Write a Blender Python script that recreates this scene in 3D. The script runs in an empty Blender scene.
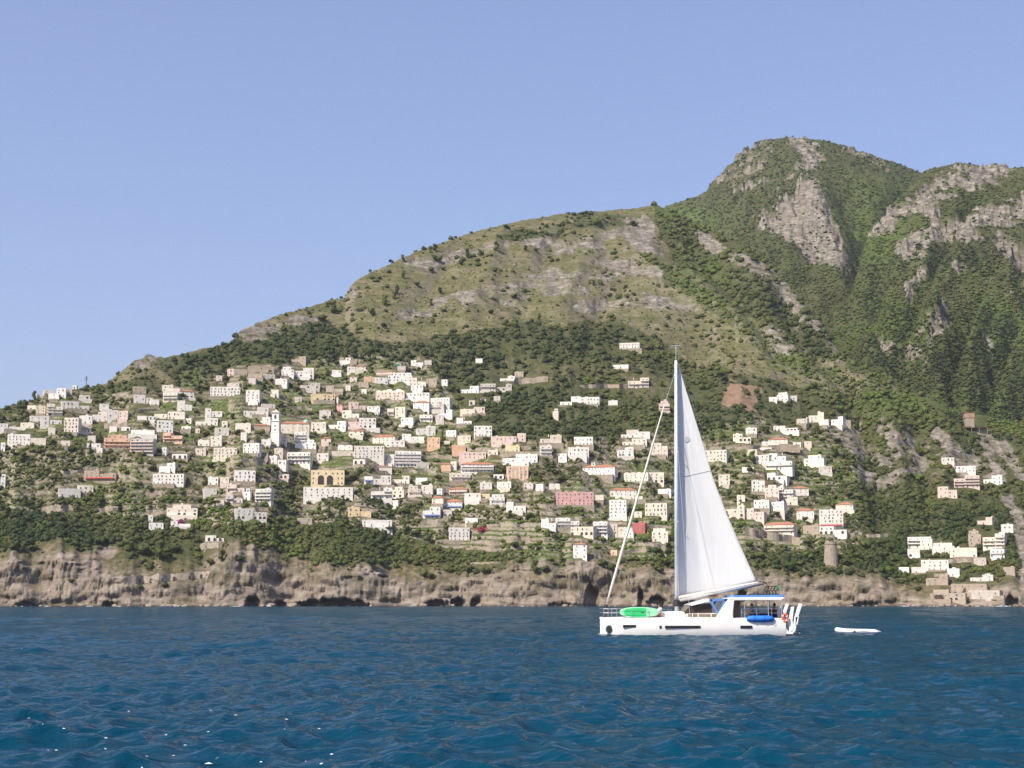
import bpy, math, random
import numpy as np
SC = bpy.context.scene
COL = SC.collection
R = math.radians
F = 1600.0            # focal length in pixels of a 1024 wide frame
HC = 2.2              # eye height over the water
PITCH = math.atan((603.6 - 384.0) / F)
CP, SP = math.cos(PITCH), math.sin(PITCH)
rng = np.random.default_rng(7)
rnd = random.Random(11)

# ---------------------------------------------------------------- camera maths
def ray(px, py):
    u = (np.asarray(px, float) - 512.0) / F
    v = (384.0 - np.asarray(py, float)) / F
    return u, CP - v * SP, SP + v * CP
def ang(px, py):
    x, y, z = ray(px, py)
    return np.arctan2(x, y), z / np.hypot(x, y)
def project(X, Y, Z):
    zc = Z - HC
    f = Y * CP + zc * SP
    up = -Y * SP + zc * CP
    return 512 + F * X / f, 384 - F * up / f
def at(px, py, Y):
    x, y, z = ray(px, py)
    k = Y / y
    return float(x * k), float(HC + z * k)

# ---------------------------------------------------------------- noise
def _hash(ix, iy, seed):
    h = (ix.astype(np.int64) * 374761393 + iy.astype(np.int64) * 668265263 + seed * 974711) & 0xffffffff
    h = ((h ^ (h >> 13)) * 1274126177) & 0xffffffff
    return ((h ^ (h >> 16)) & 0xffff) / 65535.0
def vnoise(x, y, seed=0):
    x = np.asarray(x, float); y = np.asarray(y, float)
    ix = np.floor(x); iy = np.floor(y)
    fx = x - ix; fy = y - iy
    fx = fx * fx * fx * (fx * (fx * 6 - 15) + 10); fy = fy * fy * fy * (fy * (fy * 6 - 15) + 10)
    a = _hash(ix, iy, seed); b = _hash(ix + 1, iy, seed); c = _hash(ix, iy + 1, seed); d = _hash(ix + 1, iy + 1, seed)
    return (a + (b - a) * fx) * (1 - fy) + (c + (d - c) * fx) * fy
def fbm(x, y, seed=0, oct=4, gain=0.5):
    s = 0; amp = 1.0; t = 0
    c, sn = math.cos(0.6), math.sin(0.6)
    for k in range(oct):
        s = s + amp * vnoise(x, y, seed + k * 17); t += amp; amp *= gain
        x, y = (x * c - y * sn) * 2.03, (x * sn + y * c) * 2.03
    return s / t            # 0..1
def ridged(x, y, seed=0, oct=4):
    s = 0; amp = 1.0; t = 0
    for k in range(oct):
        s = s + amp * (1 - np.abs(2 * vnoise(x, y, seed + k * 31) - 1)); t += amp; amp *= 0.5
        x, y = x * 2.07 + 3.1, y * 2.07 - 1.7
    return s / t
def sstep(a, b, x):
    t = np.clip((x - a) / (b - a), 0, 1)
    return t * t * (3 - 2 * t)

# ---------------------------------------------------------------- materials
def mat(name):
    m = bpy.data.materials.new(name); m.use_nodes = True
    nt = m.node_tree
    b = nt.nodes['Principled BSDF']
    return m, nt, b
def N(nt, t, **kw):
    n = nt.nodes.new(t)
    for k, v in kw.items(): setattr(n, k, v)
    return n
def L(nt, a, b): nt.links.new(a, b)
def ramp(nt, pts):
    n = N(nt, 'ShaderNodeValToRGB'); e = n.color_ramp.elements
    while len(e) < len(pts): e.new(0.5)
    for i, (p, c) in enumerate(pts):
        e[i].position = p; e[i].color = (*c, 1)
    return n
def mixc(nt, fac, a, b, mode='MIX'):
    n = N(nt, 'ShaderNodeMix', data_type='RGBA', blend_type=mode)
    for s, v in ((n.inputs[0], fac), (n.inputs[6], a), (n.inputs[7], b)):
        if hasattr(v, 'links'): L(nt, v, s)
        elif isinstance(v, tuple): s.default_value = (*v, 1)
        else: s.default_value = v
    return n.outputs[2]
def mth(nt, op, a, b=0.0, c=None, clamp=False):
    n = N(nt, 'ShaderNodeMath', operation=op, use_clamp=clamp)
    for s, v in zip(n.inputs, (a, b, c)):
        if v is None: continue
        if hasattr(v, 'links'): L(nt, v, s)
        else: s.default_value = v
    return n.outputs[0]
def noise(nt, scale, detail=4, rough=0.55, vec=None, coord='Object'):
    n = N(nt, 'ShaderNodeTexNoise'); n.inputs['Scale'].default_value = scale
    n.inputs['Detail'].default_value = detail; n.inputs['Roughness'].default_value = rough
    if vec is None:
        vec = N(nt, 'ShaderNodeTexCoord').outputs[coord]
    L(nt, vec, n.inputs['Vector'])
    return n.outputs['Fac']
_cache = {}
def plain(name, col, rough=0.6, var=0.12, scale=1.5, metal=0.0, obvar=0.0, bump=0.0):
    """painted / plastered surface: base colour with mottling, wear noise and a little per-object difference"""
    if name in _cache: return _cache[name]
    m, nt, b = mat(name)
    f = noise(nt, scale, 5, 0.6)
    lo = tuple(c * (1 - var) for c in col); hi = tuple(min(1, c * (1 + var * 0.6)) for c in col)
    r = ramp(nt, [(0.3, lo), (0.7, hi)]); L(nt, f, r.inputs[0])
    out = r.outputs[0]
    if obvar:
        oi = N(nt, 'ShaderNodeObjectInfo')
        r2 = ramp(nt, [(0.0, (1 - obvar, 1 - obvar * 1.15, 1 - obvar * 1.35)), (1.0, (1, 1, 1))]); L(nt, oi.outputs['Random'], r2.inputs[0])
        out = mixc(nt, 1.0, out, r2.outputs[0], 'MULTIPLY')
    L(nt, out, b.inputs['Base Color'])
    b.inputs['Roughness'].default_value = rough; b.inputs['Metallic'].default_value = metal
    if bump:
        bn = N(nt, 'ShaderNodeBump'); bn.inputs['Strength'].default_value = bump; bn.inputs['Distance'].default_value = 0.05
        L(nt, noise(nt, scale * 8, 3), bn.inputs['Height']); L(nt, bn.outputs[0], b.inputs['Normal'])
    _cache[name] = m
    return m

# ---------------------------------------------------------------- mesh building
class MB:
    def __init__(s): s.v = []; s.f = []; s.mi = []
    def add(s, vs, fs, mi=0):
        o = len(s.v); s.v += [tuple(map(float, p)) for p in vs]
        for f in fs: s.f.append(tuple(i + o for i in f)); s.mi.append(mi)
        return s
    def box(s, x0, x1, y0, y1, z0, z1, mi=0, tx=0.0, ty=0.0):
        """tx, ty: how far each upper side leans in"""
        vs = [(x0, y0, z0), (x1, y0, z0), (x1, y1, z0), (x0, y1, z0), (x0 + tx, y0 + ty, z1), (x1 - tx, y0 + ty, z1), (x1 - tx, y1 - ty, z1), (x0 + tx, y1 - ty, z1)]
        return s.add(vs, [(0, 3, 2, 1), (4, 5, 6, 7), (0, 1, 5, 4), (1, 2, 6, 5), (2, 3, 7, 6), (3, 0, 4, 7)], mi)
    def prism(s, pts, y0, y1, mi=0):
        """pts: outline in x,z; extruded along y"""
        n = len(pts)
        vs = [(x, y0, z) for x, z in pts] + [(x, y1, z) for x, z in pts]
        fs = [tuple(range(n)), tuple(range(2 * n - 1, n - 1, -1))] + [(i, i + n, (i + 1) % n + n, (i + 1) % n) for i in range(n)]
        return s.add(vs, fs, mi)
    def tube(s, pts, rad, n=8, mi=0):
        pts = [np.array(p, float) for p in pts]
        rad = [rad] * len(pts) if np.isscalar(rad) else rad
        vs = []; fs = []
        for i, p in enumerate(pts):
            d = pts[min(i + 1, len(pts) - 1)] - pts[max(i - 1, 0)]; d /= np.linalg.norm(d) + 1e-9
            a = np.cross(d, (0, 0, 1) if abs(d[2]) < 0.9 else (1, 0, 0)); a /= np.linalg.norm(a); b = np.cross(d, a)
            for k in range(n):
                t = 2 * math.pi * k / n
                vs.append(p + rad[i] * (a * math.cos(t) + b * math.sin(t)))
        for i in range(len(pts) - 1):
            for k in range(n):
                fs.append((i * n + k, i * n + (k + 1) % n, (i + 1) * n + (k + 1) % n, (i + 1) * n + k))
        fs.append(tuple(range(n - 1, -1, -1))); fs.append(tuple(range((len(pts) - 1) * n, len(pts) * n)))
        return s.add(vs, fs, mi)
    def grid(s, P, mi=0):
        nu, nv = len(P), len(P[0])
        vs = [p for row in P for p in row]
        return s.add(vs, [(i * nv + j, i * nv + j + 1, (i + 1) * nv + j + 1, (i + 1) * nv + j) for i in range(nu - 1) for j in range(nv - 1)], mi)
    def mesh(s, name, mats, smooth=False):
        me = bpy.data.meshes.new(name); me.from_pydata(s.v, [], s.f)
        for m in (mats if isinstance(mats, (list, tuple)) else [mats]): me.materials.append(m)
        me.polygons.foreach_set('material_index', s.mi)
        if smooth: me.polygons.foreach_set('use_smooth', [True] * len(s.f))
        me.update(); return me
    def build(s, name, mats, parent=None, smooth=False, bevel=0.0):
        o = bpy.data.objects.new(name, s.mesh(name, mats, smooth)); COL.objects.link(o)
        if parent: o.parent = parent
        if bevel:
            md = o.modifiers.new('edge', 'BEVEL'); md.width = bevel; md.segments = 2; md.limit_method = 'ANGLE'
        return o
def link(name, me, parent=None):
    o = bpy.data.objects.new(name, me); COL.objects.link(o)
    if parent: o.parent = parent
    return o
def tag(o, label=None, cat=None, group=None, kind=None):
    if label: o['label'] = label
    if cat: o['category'] = cat
    if group: o['group'] = group
    if kind: o['kind'] = kind
    return o
def empty(name, loc=(0, 0, 0), rz=0.0):
    o = bpy.data.objects.new(name, None); COL.objects.link(o); o.location = loc; o.rotation_euler = (0, 0, rz)
    o.empty_display_size = 1
    return o
def big_mesh(name, V, FA, mats, smooth=False, attrs=None, quads=True):
    k = FA.shape[1]
    me = bpy.data.meshes.new(name)
    me.vertices.add(len(V)); me.vertices.foreach_set('co', V.astype(np.float32).ravel())
    me.loops.add(FA.size); me.loops.foreach_set('vertex_index', FA.astype(np.int32).ravel())
    me.polygons.add(len(FA)); me.polygons.foreach_set('loop_start', np.arange(0, FA.size, k, dtype=np.int32))
    if smooth: me.polygons.foreach_set('use_smooth', np.ones(len(FA), dtype=bool))
    for m in mats: me.materials.append(m)
    for nm, arr in (attrs or {}).items():
        at_ = me.attributes.new(nm, 'FLOAT', 'POINT'); at_.data.foreach_set('value', arr.astype(np.float32).ravel())
    me.update(calc_edges=True)
    return me
# the village, house by house: left, right, top, foot (where it is seen), wall colour, roof, traits
# wall: w white, c cream, p pale pink, P strong pink, o orange, r red, y yellow ochre, s bare stone, g grey plaster
# roof: f flat, t terracotta, v vaulted ; traits: b balconies, a arches, n plain, d dense windows, k red awning, u blue awning
HOUSES = '''
48 59 393 400 w f n
56 66 388 398 w f -
65 72 389 395 g f n
37 43 394 398 c f n
72 77 385 389 w f n
62 89 401 410 w f -
47 62 402 416 c f ba
36 45 406 416 c f -
27 36 406 411 c f n
41 61 416 425 w f -
30 41 416 422 w f n
63 79 417 434 c f d
79 92 415 424 w f -
78 91 424 434 c f b
92 107 411 422 w f -
100 109 404 411 w f n
108 118 410 422 w f -
118 128 412 423 p f -
0 23 425 432 w f -
20 34 423 429 c f n
7 30 434 445 w f d
30 46 438 446 c f n
87 100 445 450 w f n
92 103 450 456 c f -
61 70 441 447 c f n
0 5 446 456 w f -
0 5 472 489 w f -
59 80 488 498 w f n
78 93 485 494 c f -
134 152 396 406 w f -
151 159 400 407 w f n
162 173 385 392 c f -
180 194 388 398 w t a
172 180 389 394 p f n
162 178 394 404 c f b
133 146 386 394 s f -
177 185 400 411 w f -
185 192 405 412 w f n
167 185 411 420 c f -
154 167 414 418 c f n
157 173 419 433 w f d
148 157 417 425 w f -
137 147 416 421 w f n
185 192 419 424 c f n
195 218 417 426 w f -
205 222 408 418 w f -
162 183 433 444 o f b
131 154 432 438 w f n
215 229 429 438 w f n
210 222 435 447 c f -
197 210 440 447 w f n
213 237 446 461 c f d
171 188 454 459 w f a
195 200 430 435 p f n
227 234 369 377 p f -
234 247 369 376 s f -
158 176 464 472 w f -
208 218 478 487 w f -
167 197 504 517 c f a
149 163 523 530 w f -
148 153 515 523 w f n
171 190 521 528 w f a
248 274 366 373 s f n
281 294 366 377 w f -
295 314 367 378 w f a
274 288 380 387 w f n
248 262 375 380 s f n
226 240 383 389 g f n
245 260 388 403 w f -
248 256 379 386 g f -
262 275 374 380 g f -
244 268 408 417 w f -
261 275 404 409 g f n
252 270 422 431 s t n
235 251 424 431 c f n
261 271 418 423 w f n
311 326 421 431 c f a
290 307 357 364 s f -
300 320 383 389 g f a
242 260 443 455 w f d
240 247 432 441 w f -
261 271 439 445 w f n
281 287 434 446 w f -
294 306 433 448 w f b
304 316 442 454 w f -
286 311 453 467 w f db
268 287 456 466 w f -
316 329 454 463 w f -
234 255 470 484 w f d
220 229 477 485 c f -
226 245 485 494 p f b
243 251 487 500 w f -
204 217 489 496 w f n
225 243 495 504 g f b
254 272 487 503 w f db
259 265 482 488 p t n
235 267 508 520 w f a
303 353 487 498 w f d
297 312 518 525 s f n
308 321 496 502 g f n
336 351 358 365 w f -
350 357 361 366 s f n
347 355 367 374 w f -
356 366 364 371 c t -
332 341 370 376 w f -
410 424 360 366 w f -
424 432 361 366 g f n
397 406 366 371 g f n
375 396 370 376 p t -
388 412 373 384 w f -
374 388 377 384 w f -
364 374 377 383 o f n
408 426 377 386 c f -
410 424 385 392 w f -
426 437 378 386 s f -
405 430 393 401 w f d
412 430 400 411 w t -
429 440 399 411 w f b
336 343 402 412 P t n
349 366 402 410 p f -
341 360 411 420 c f -
359 376 417 429 w f a
348 359 421 428 p f n
327 347 422 431 w f -
348 364 428 437 c t a
367 380 406 412 w f -
387 394 409 417 c f b
394 406 406 418 c f -
400 414 418 426 w f -
419 433 416 424 w f b
416 436 425 435 w f -
371 396 432 444 c t -
402 424 436 443 w f -
325 344 385 393 s f -
358 369 382 388 s f n
319 331 411 417 g f n
337 353 444 452 w v -
354 384 445 460 w f d
332 355 453 458 c f n
352 366 461 467 w f a
379 395 456 467 w f -
390 405 441 449 w f -
379 392 465 472 w t n
416 429 462 469 g f n
364 373 476 484 w f u
373 391 475 487 w f -
392 410 477 486 c f -
415 428 477 485 w f -
371 392 486 499 w f b
391 405 485 498 c f a
408 421 485 497 c f b
421 433 485 496 w f -
348 371 507 517 y f -
362 392 521 529 w f n
422 441 505 519 w f u
427 440 436 448 o f -
475 483 359 364 w f n
459 480 386 394 w f -
480 496 384 392 g f b
496 512 383 391 g f a
500 515 376 382 w f -
514 524 372 378 s f -
429 451 398 408 w f d
430 445 406 413 g f -
437 453 410 419 w f -
436 444 417 424 w f n
459 476 409 416 c f n
474 485 407 415 p f -
456 472 417 425 w f -
474 492 424 437 w f d
445 457 433 441 w f -
457 471 435 444 c f -
452 466 444 454 o f n
459 486 452 460 p f -
491 504 437 447 p f -
503 517 438 445 p f -
517 526 435 445 p f n
505 520 445 453 y f -
502 538 453 463 w f -
510 530 462 468 w f n
450 457 461 471 w f -
450 471 472 482 c f b
448 468 485 495 p t b
480 492 482 490 w f n
496 512 482 490 c f -
535 544 484 493 w f -
464 481 494 503 w f n
481 490 494 500 y f n
490 505 494 505 w f b
506 526 501 511 w f -
431 444 497 507 c t -
443 463 497 509 w t u
465 478 518 524 w f n
612 629 365 370 w f n
628 649 376 388 c f b
580 600 396 405 w f d
571 581 396 402 w f n
560 572 402 406 w f n
608 618 401 406 w f n
659 670 399 413 p f b
540 562 437 447 c f -
574 593 437 447 w f d
568 589 448 458 w f -
540 552 445 458 w f b
558 567 452 463 w f -
621 650 434 441 w f -
626 639 431 436 g f n
622 647 440 448 c f -
617 634 447 458 w f a
651 668 443 458 c f -
623 649 470 482 c v -
649 664 471 483 c f a
610 637 487 497 w t -
609 627 498 519 w f d
627 643 494 503 w f -
549 560 483 491 w v n
657 672 489 495 w f n
644 668 502 517 c f d
595 604 496 502 c f n
540 557 519 529 w f -
556 580 517 529 w f b
569 595 527 537 c f a
593 608 520 537 w f b
608 626 522 538 c f -
622 634 527 539 w f -
652 668 526 542 c f -
610 618 551 557 o f n
769 777 397 402 w f n
790 797 396 401 g f n
746 757 427 435 w f -
733 751 434 443 c f a
773 798 428 434 w f a
762 771 441 448 w f n
768 788 436 446 c t -
809 824 411 423 c f -
793 801 442 448 w f n
704 728 451 464 c f d
755 770 455 466 c f -
768 787 453 465 w f -
765 793 463 473 w f b
766 788 472 480 w f a
742 754 468 474 w f n
719 730 476 487 c f -
752 765 481 494 w f -
765 779 485 500 p f -
778 794 486 503 w f b
787 798 496 506 c f -
753 770 500 510 w f d
770 785 501 512 w f d
725 745 504 518 c f a
743 765 508 521 p f -
793 809 484 496 w t -
797 814 508 520 w t d
775 785 513 520 p f n
830 844 416 426 w f -
820 829 420 427 w f n
796 808 420 426 g f n
803 825 454 467 c f n
819 832 467 474 g f -
843 851 421 428 s f n
835 854 501 511 c t -
819 847 526 535 w f a
802 820 525 535 s f n
899 909 567 573 w f n
942 954 457 465 w f -
955 975 466 473 w f d
984 1002 475 484 w f -
938 957 485 498 p f -
969 981 529 546 s f -
1002 1013 524 534 w f -
983 1005 532 549 c f b
990 1005 549 559 w f b
920 933 538 550 c f -
933 954 542 554 w f n
908 920 548 558 w f a
922 948 559 571 w f -
951 976 547 558 c f n
971 993 575 582 w f -
947 960 568 577 w f n
912 924 567 574 w f n
974 986 558 565 g f -
926 948 574 586 s f -
952 986 584 593 s f n
934 965 589 601 s f a
968 1000 591 601 g f n
1003 1015 567 576 s f -
'''
# buildings with a character of their own: their label is written out, and neighbours are described from them
MARKS = '''
104 129 434 451 o f b|orange_hotel|hotel|salmon orange hotel wing with balconies, beside a grey banded wing|the orange hotel
129 154 437 453 g f h|hotel_wing|hotel|grey and pink banded hotel wing with long balcony rows|the banded hotel wing
83 116 470 482 s f k|terrace_restaurant|restaurant|terraced restaurant with red awnings above a white arcade|the red awning restaurant
210 240 386 397 w f d|convent|building|long pale building with a close row of windows under the upper wood|the long pale convent
152 184 475 487 w f d|white_residence|building|long bright white building with two rows of small dark windows|the two-row white residence
205 224 535 542 w f A|garden_pavilion|pavilion|low white pavilion with three dark arches above a stone wall|the three-arch pavilion
281 309 418 434 c t C|church|church|cream church with orange roof and green copper dome|the cream church
311 335 395 403 y f a|ochre_house|house|long ochre yellow house with a row of arches|the long ochre house
311 344 469 487 y f T|arched_mansion|mansion|ochre yellow mansion with two tall dark arches|the twin-arch mansion
375 405 389 402 c v M|vaulted_villa|villa|cream villa with rounded vaulted roofs and long front|the vaulted cream villa
395 421 448 467 w f db|balconied_block|building|tallest big white block with stacked balconies in the village middle|the big balconied block
441 451 461 472 o t n|orange_house|house|bright orange red house against a white neighbour|the bright orange house
461 494 461 474 w t db|white_villa|villa|wide white villa with many dark windows and thin red roof|the wide white villa
507 529 467 482 o f p|columned_house|house|peach house with tall pilasters across its front|the peach columned house
449 470 526 542 w f d|terrace_villa|villa|isolated white villa with tall dark windows above farm terraces|the dark-windowed villa
552 559 407 421 c f n|slim_tower_house|house|slim cream tower house alone in dark woodland|the slim tower house
556 594 491 507 P f d|pink_palazzo|palazzo|strong pink flat-roofed palazzo with white window frames|the pink palazzo
581 616 463 476 w t c|cupola_house|house|wide white house with red roof and small rooftop cupola|the cupola house
632 646 523 535 r f d|red_house|house|deep red house with small windows behind the forestay foot|the red house
573 587 540 559 w t -|narrow_villa|villa|narrow white villa with red roof and magenta flowers beside it|the narrow villa
619 640 343 350 w f d|hilltop_house|house|highest white house, long and low in the upper wood|the highest white house
776 789 391 401 w f -|lone_cottage|house|lone cubic white cottage in woodland above the road|the lone cottage
763 795 520 535 c t b|orange_roofed_inn|inn|long pale inn with orange tiled roof and open porches|the orange-roofed inn
820 843 508 528 w f dk|seaside_hotel|hotel|three-storey white hotel with a red awning line|the red-lined hotel
955 979 474 488 p f b|tiered_villa|villa|tiered pale pink villa under the rock outcrops|the tiered pink villa
976 993 517 525 p f -|pink_bungalow|house|low pale pink house over the beach hamlet|the pale pink bungalow
908 931 537 549 w f db|beach_hotel|hotel|white hotel with roof terrace canopy above the cove|the cove hotel
'''
# ================================================================ hillside
def line(pts):
    p = np.array(pts, float); a, e = ang(p[:, 0], p[:, 1])
    return a, e, p[:, 2]
RIDGE = line([(-300, 470, 1560), (-120, 428, 1620), (0, 408, 1650), (22, 402, 1655), (45, 394, 1660), (62, 388, 1665), (85, 385, 1680), (105, 381, 1690), (120, 371, 1700),
    (135, 359, 1710), (150, 354, 1720), (166, 356, 1725), (182, 353, 1735), (200, 348, 1750), (230, 343, 1780), (240, 330, 1800), (255, 322, 1820), (280, 314, 1850), (320, 303, 1900),
    (345, 296, 1930), (355, 281, 1950), (375, 270, 1980), (400, 257, 2020), (430, 246, 2070), (460, 236, 2120), (490, 227, 2170), (520, 221, 2220), (560, 214, 2270), (600, 212, 2320),
    (640, 206, 2370), (655, 204, 2380), (707, 228, 2350), (750, 248, 2280), (805, 303, 2140), (850, 353, 2030), (902, 396, 1930), (935, 418, 1880), (970, 429, 1850), (1024, 440, 1850), (1120, 450, 1850), (1320, 470, 1900)])
MOUNT = line([(-300, 560, 3000), (0, 520, 3050), (300, 400, 3100), (560, 252, 3300), (640, 213, 3350), (680, 201, 3350), (705, 193, 3340), (715, 180, 3330), (729, 165, 3320), (744, 149, 3310), (764, 140, 3300), (790, 137, 3300),
    (820, 141, 3300), (850, 148, 3320), (880, 158, 3340), (900, 165, 3360), (920, 172, 3380), (960, 176, 3400), (1024, 180, 3400), (1320, 190, 3400)])
RIGHT = line([(-300, 600, 2300), (780, 420, 2350), (830, 330, 2420), (852, 290, 2470), (868, 236, 2560), (885, 215, 2640), (905, 192, 2740), (925, 173, 2830), (945, 166, 2890), (960, 163, 2920),
    (985, 165, 2950), (1010, 168, 2960), (1024, 168, 2960), (1120, 160, 3000), (1320, 175, 3000)])
SPUR_PX = np.array([(600, 240), (647, 262), (715, 304), (764, 345), (816, 375), (902, 402), (960, 435)], float)
CLIFF = line([(-300, 560, 0), (0, 556, 0), (60, 553, 0), (110, 572, 0), (200, 573, 0), (232, 548, 0), (262, 548, 0), (300, 562, 0), (340, 566, 0), (400, 574, 0), (470, 572, 0), (540, 566, 0), (600, 562, 0), (660, 570, 0),
    (720, 571, 0), (800, 574, 0), (830, 568, 0), (850, 572, 0), (900, 586, 0), (960, 588, 0), (1024, 580, 0), (1320, 570, 0)])
CAVES = [(253, 8, 9, 20), (281, 6, 5, 14), (333, 38, 6.0, 24), (458, 8, 8, 18), (476, 6, 7, 14), (592, 8, 17, 16), (641, 3.5, 17, 16), (655, 14, 7, 12), (742, 6, 12, 14), (437, 14, 5, 12), (110, 8, 4, 10), (560, 12, 4, 9), (690, 18, 5, 10), (25, 10, 3.5, 8), (865, 14, 4, 8), (1012, 7, 10, 16)]

NA = 1260
A0_, _ = ang(-250, 603); A1_, _ = ang(1274, 603)
AZ = np.linspace(float(A0_), float(A1_), NA)
DS = np.concatenate([np.arange(1250, 1325, 9.0), np.arange(1325, 1465, 1.3), np.arange(1465, 1960, 2.1), np.arange(1960, 2460, 3.6), np.arange(2460, 3460, 6.2), np.arange(3460, 4500, 60.0)])
ND = len(DS)
A, D = np.meshgrid(AZ, DS, indexing='ij')
def lay(tab):
    a, e, d = tab
    return np.interp(AZ, a, e)[:, None], np.interp(AZ, a, d)[:, None]
sx = np.sin(A) * D; sy = np.cos(A) * D
er, dr = lay(RIDGE); zr = HC + er * dr
shore = 1352 + 22 * (fbm(AZ * 30, AZ * 0, 3, 2) - 0.5) * 2
shore = shore[:, None]
ec, _ = lay(CLIFF); hc = ((ec - 0.0058) * 1385 + HC) * (1 + 0.55 * (fbm(AZ * 130, AZ * 0 + 9, 6, 3) - 0.5))[:, None]
dc = 0.42 * hc + 6
tt = np.clip((D - shore) / dc, 0, 1)
cliff_z = hc * (0.35 * tt + 0.65 * tt ** 1.7)
t2 = np.clip((D - shore - dc) / (dr - shore - dc), 0, 1)
zf = np.where(D < shore, -(shore - D) * 0.5 - 0.4, cliff_z + (zr - hc) * t2)
zf = np.where(D > dr, zr - 0.5 * (D - dr) - 0.0003 * (D - dr) ** 2, zf)
em, dm = lay(MOUNT); zm0 = HC + em * dm
zm = np.where(D < dm, zm0 - 0.82 * (dm - D), zm0 - 0.6 * (D - dm)) + 30 * np.sin(np.clip((dm - D) / 260, 0, 6)) * 0
eg, dg_ = lay(RIGHT); zg0 = HC + eg * dg_
zg = np.where(D < dg_, zg0 - 0.60 * (dg_ - D), zg0 - 0.6 * (D - dg_))
layer = np.argmax(np.stack([zf, zm, zg]), axis=0)
def smax(a, b, k):
    h = np.clip(0.5 + 0.5 * (a - b) / k, 0, 1)
    return b * (1 - h) + a * h + k * h * (1 - h)
Z = smax(smax(zm, zg, 14), zf, 4)
land = sstep(0, 60, D - shore); ashore = sstep(-6, 2, D - shore)
# spur that runs down to the right, and the hollow behind it
px, py = project(sx, sy, Z)
sl = np.interp(px, SPUR_PX[:, 0], SPUR_PX[:, 1]); sd = (py - sl)
on = sstep(600, 680, px) * (1 - sstep(930, 985, px)) * (layer == 0)
Z = Z + on * (22 * np.exp(-(sd / 16.0) ** 2) - 16 * np.exp(-((sd + 32) / 22.0) ** 2))
# broad gullies and ribs
big = ridged(sx / 330 + 1.3, sy / 330, 21, 3) - 0.6
mid = ridged(sx / 95, sy / 95 + 2, 22, 3) - 0.6
sml = fbm(sx / 22, sy / 22, 23, 4) - 0.5
far = (layer > 0)
edge = sstep(0, 120, np.abs(dr - D)) * 0.75 + 0.25
Z = Z + land * np.where(far, 1.0, 0.0) * (115 * big + 34 * mid + 15 * sml) * np.clip(np.where(layer == 1, np.abs(dm - D), np.abs(dg_ - D)) / 180, 0.16, 1)
Z = Z + land * np.where(far, 0.0, 1.0) * (30 * big + 15 * mid + 6 * sml) * edge * sstep(10, 160, D - shore - dc)
px, py = project(sx, sy, Z)
# the valley between the two mountains, side gullies and the ribs between them
def linedist(pts):
    d = np.full(px.shape, 1e9)
    for (x0, y0), (x1, y1) in zip(pts[:-1], pts[1:]):
        vx, vy = x1 - x0, y1 - y0; t = np.clip(((px - x0) * vx + (py - y0) * vy) / (vx * vx + vy * vy), 0, 1)
        d = np.minimum(d, np.hypot(px - x0 - t * vx, py - y0 - t * vy))
    return d
wig = (fbm(sx / 70, sy / 70, 33, 3) - .5) * 18
for pts, dep, wd in [([(925, 176), (890, 215), (864, 245), (868, 285), (884, 330), (915, 365), (965, 388), (1040, 402)], -55, 15), ([(945, 240), (922, 285), (905, 335)], -32, 8), ([(1000, 272), (968, 320), (950, 372)], -34, 9), ([(975, 200), (955, 222), (938, 245)], -22, 7), ([(1030, 300), (1005, 345), (985, 380)], -28, 8),
                     ([(845, 160), (850, 200), (856, 240)], -24, 9), ([(775, 165), (765, 195), (745, 225)], -26, 8), ([(735, 185), (722, 205)], -18, 7), ([(965, 258), (938, 300), (925, 350)], 26, 8), ([(1024, 250), (988, 300), (970, 355)], 30, 9), ([(885, 165), (890, 190), (880, 215)], 14, 8), ([(800, 160), (812, 200), (842, 262)], 30, 14), ([(905, 255), (885, 290), (890, 330)], 18, 7)]:
    g = np.exp(-((linedist(pts) + wig) / wd) ** 2) * (layer > 0)
    Z = Z + 0.8 * dep * g * sstep(20, 260, np.where(layer == 1, dm - D, dg_ - D))
for pts, dep, wd in [([(690, 240), (745, 300), (775, 345)], -16, 8), ([(780, 300), (812, 345), (850, 385)], -18, 8), ([(455, 240), (440, 275), (400, 320)], -7, 9), ([(560, 225), (545, 260), (520, 310)], -8, 9), ([(640, 262), (600, 305), (585, 350)], -8, 9), ([(500, 232), (490, 270), (465, 320)], 6, 8), ([(600, 220), (585, 260), (560, 310)], 7, 9),
                     ([(850, 395), (868, 440), (880, 520)], -14, 9), ([(915, 430), (925, 470), (930, 520)], -12, 8), ([(890, 415), (900, 460), (905, 500)], 12, 9), ([(950, 440), (945, 480)], 8, 7)]:
    Z = Z + dep * np.exp(-((linedist(pts) + wig * .5) / wd) ** 2) * (layer == 0) * sstep(0, 60, np.abs(dr - D))
px, py = project(sx, sy, Z)

# ---------------------------------------------------------------- land cover masks (where the rock, pasture, fields and woods are)
def blob(cx, cy, rx, ry): return np.exp(-((px - cx) / rx) ** 2 - ((py - cy) / ry) ** 2)
def poly(pts):
    p = pts; ins = np.zeros(px.shape, bool)
    for i in range(len(p)):
        (x0, y0), (x1, y1) = p[i], p[(i + 1) % len(p)]
        if y0 == y1: continue
        c = ((y0 > py) != (y1 > py)) & (px < (x1 - x0) * (py - y0) / (y1 - y0) + x0)
        ins ^= c
    return ins.astype(float)
def band(pts, w):
    d = np.full(px.shape, 1e9)
    for (x0, y0), (x1, y1) in zip(pts[:-1], pts[1:]):
        vx, vy = x1 - x0, y1 - y0; l2 = vx * vx + vy * vy
        t = np.clip(((px - x0) * vx + (py - y0) * vy) / l2, 0, 1)
        d = np.minimum(d, np.hypot(px - x0 - t * vx, py - y0 - t * vy))
    return 1 - sstep(w * 0.55, w * 1.25, d)
wob = (fbm(sx / 60, sy / 60, 41, 4) - 0.5); wob2 = (fbm(sx / 18, Z / 12 + sy / 30, 42, 4) - 0.5)
px0, py0 = px, py
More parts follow.
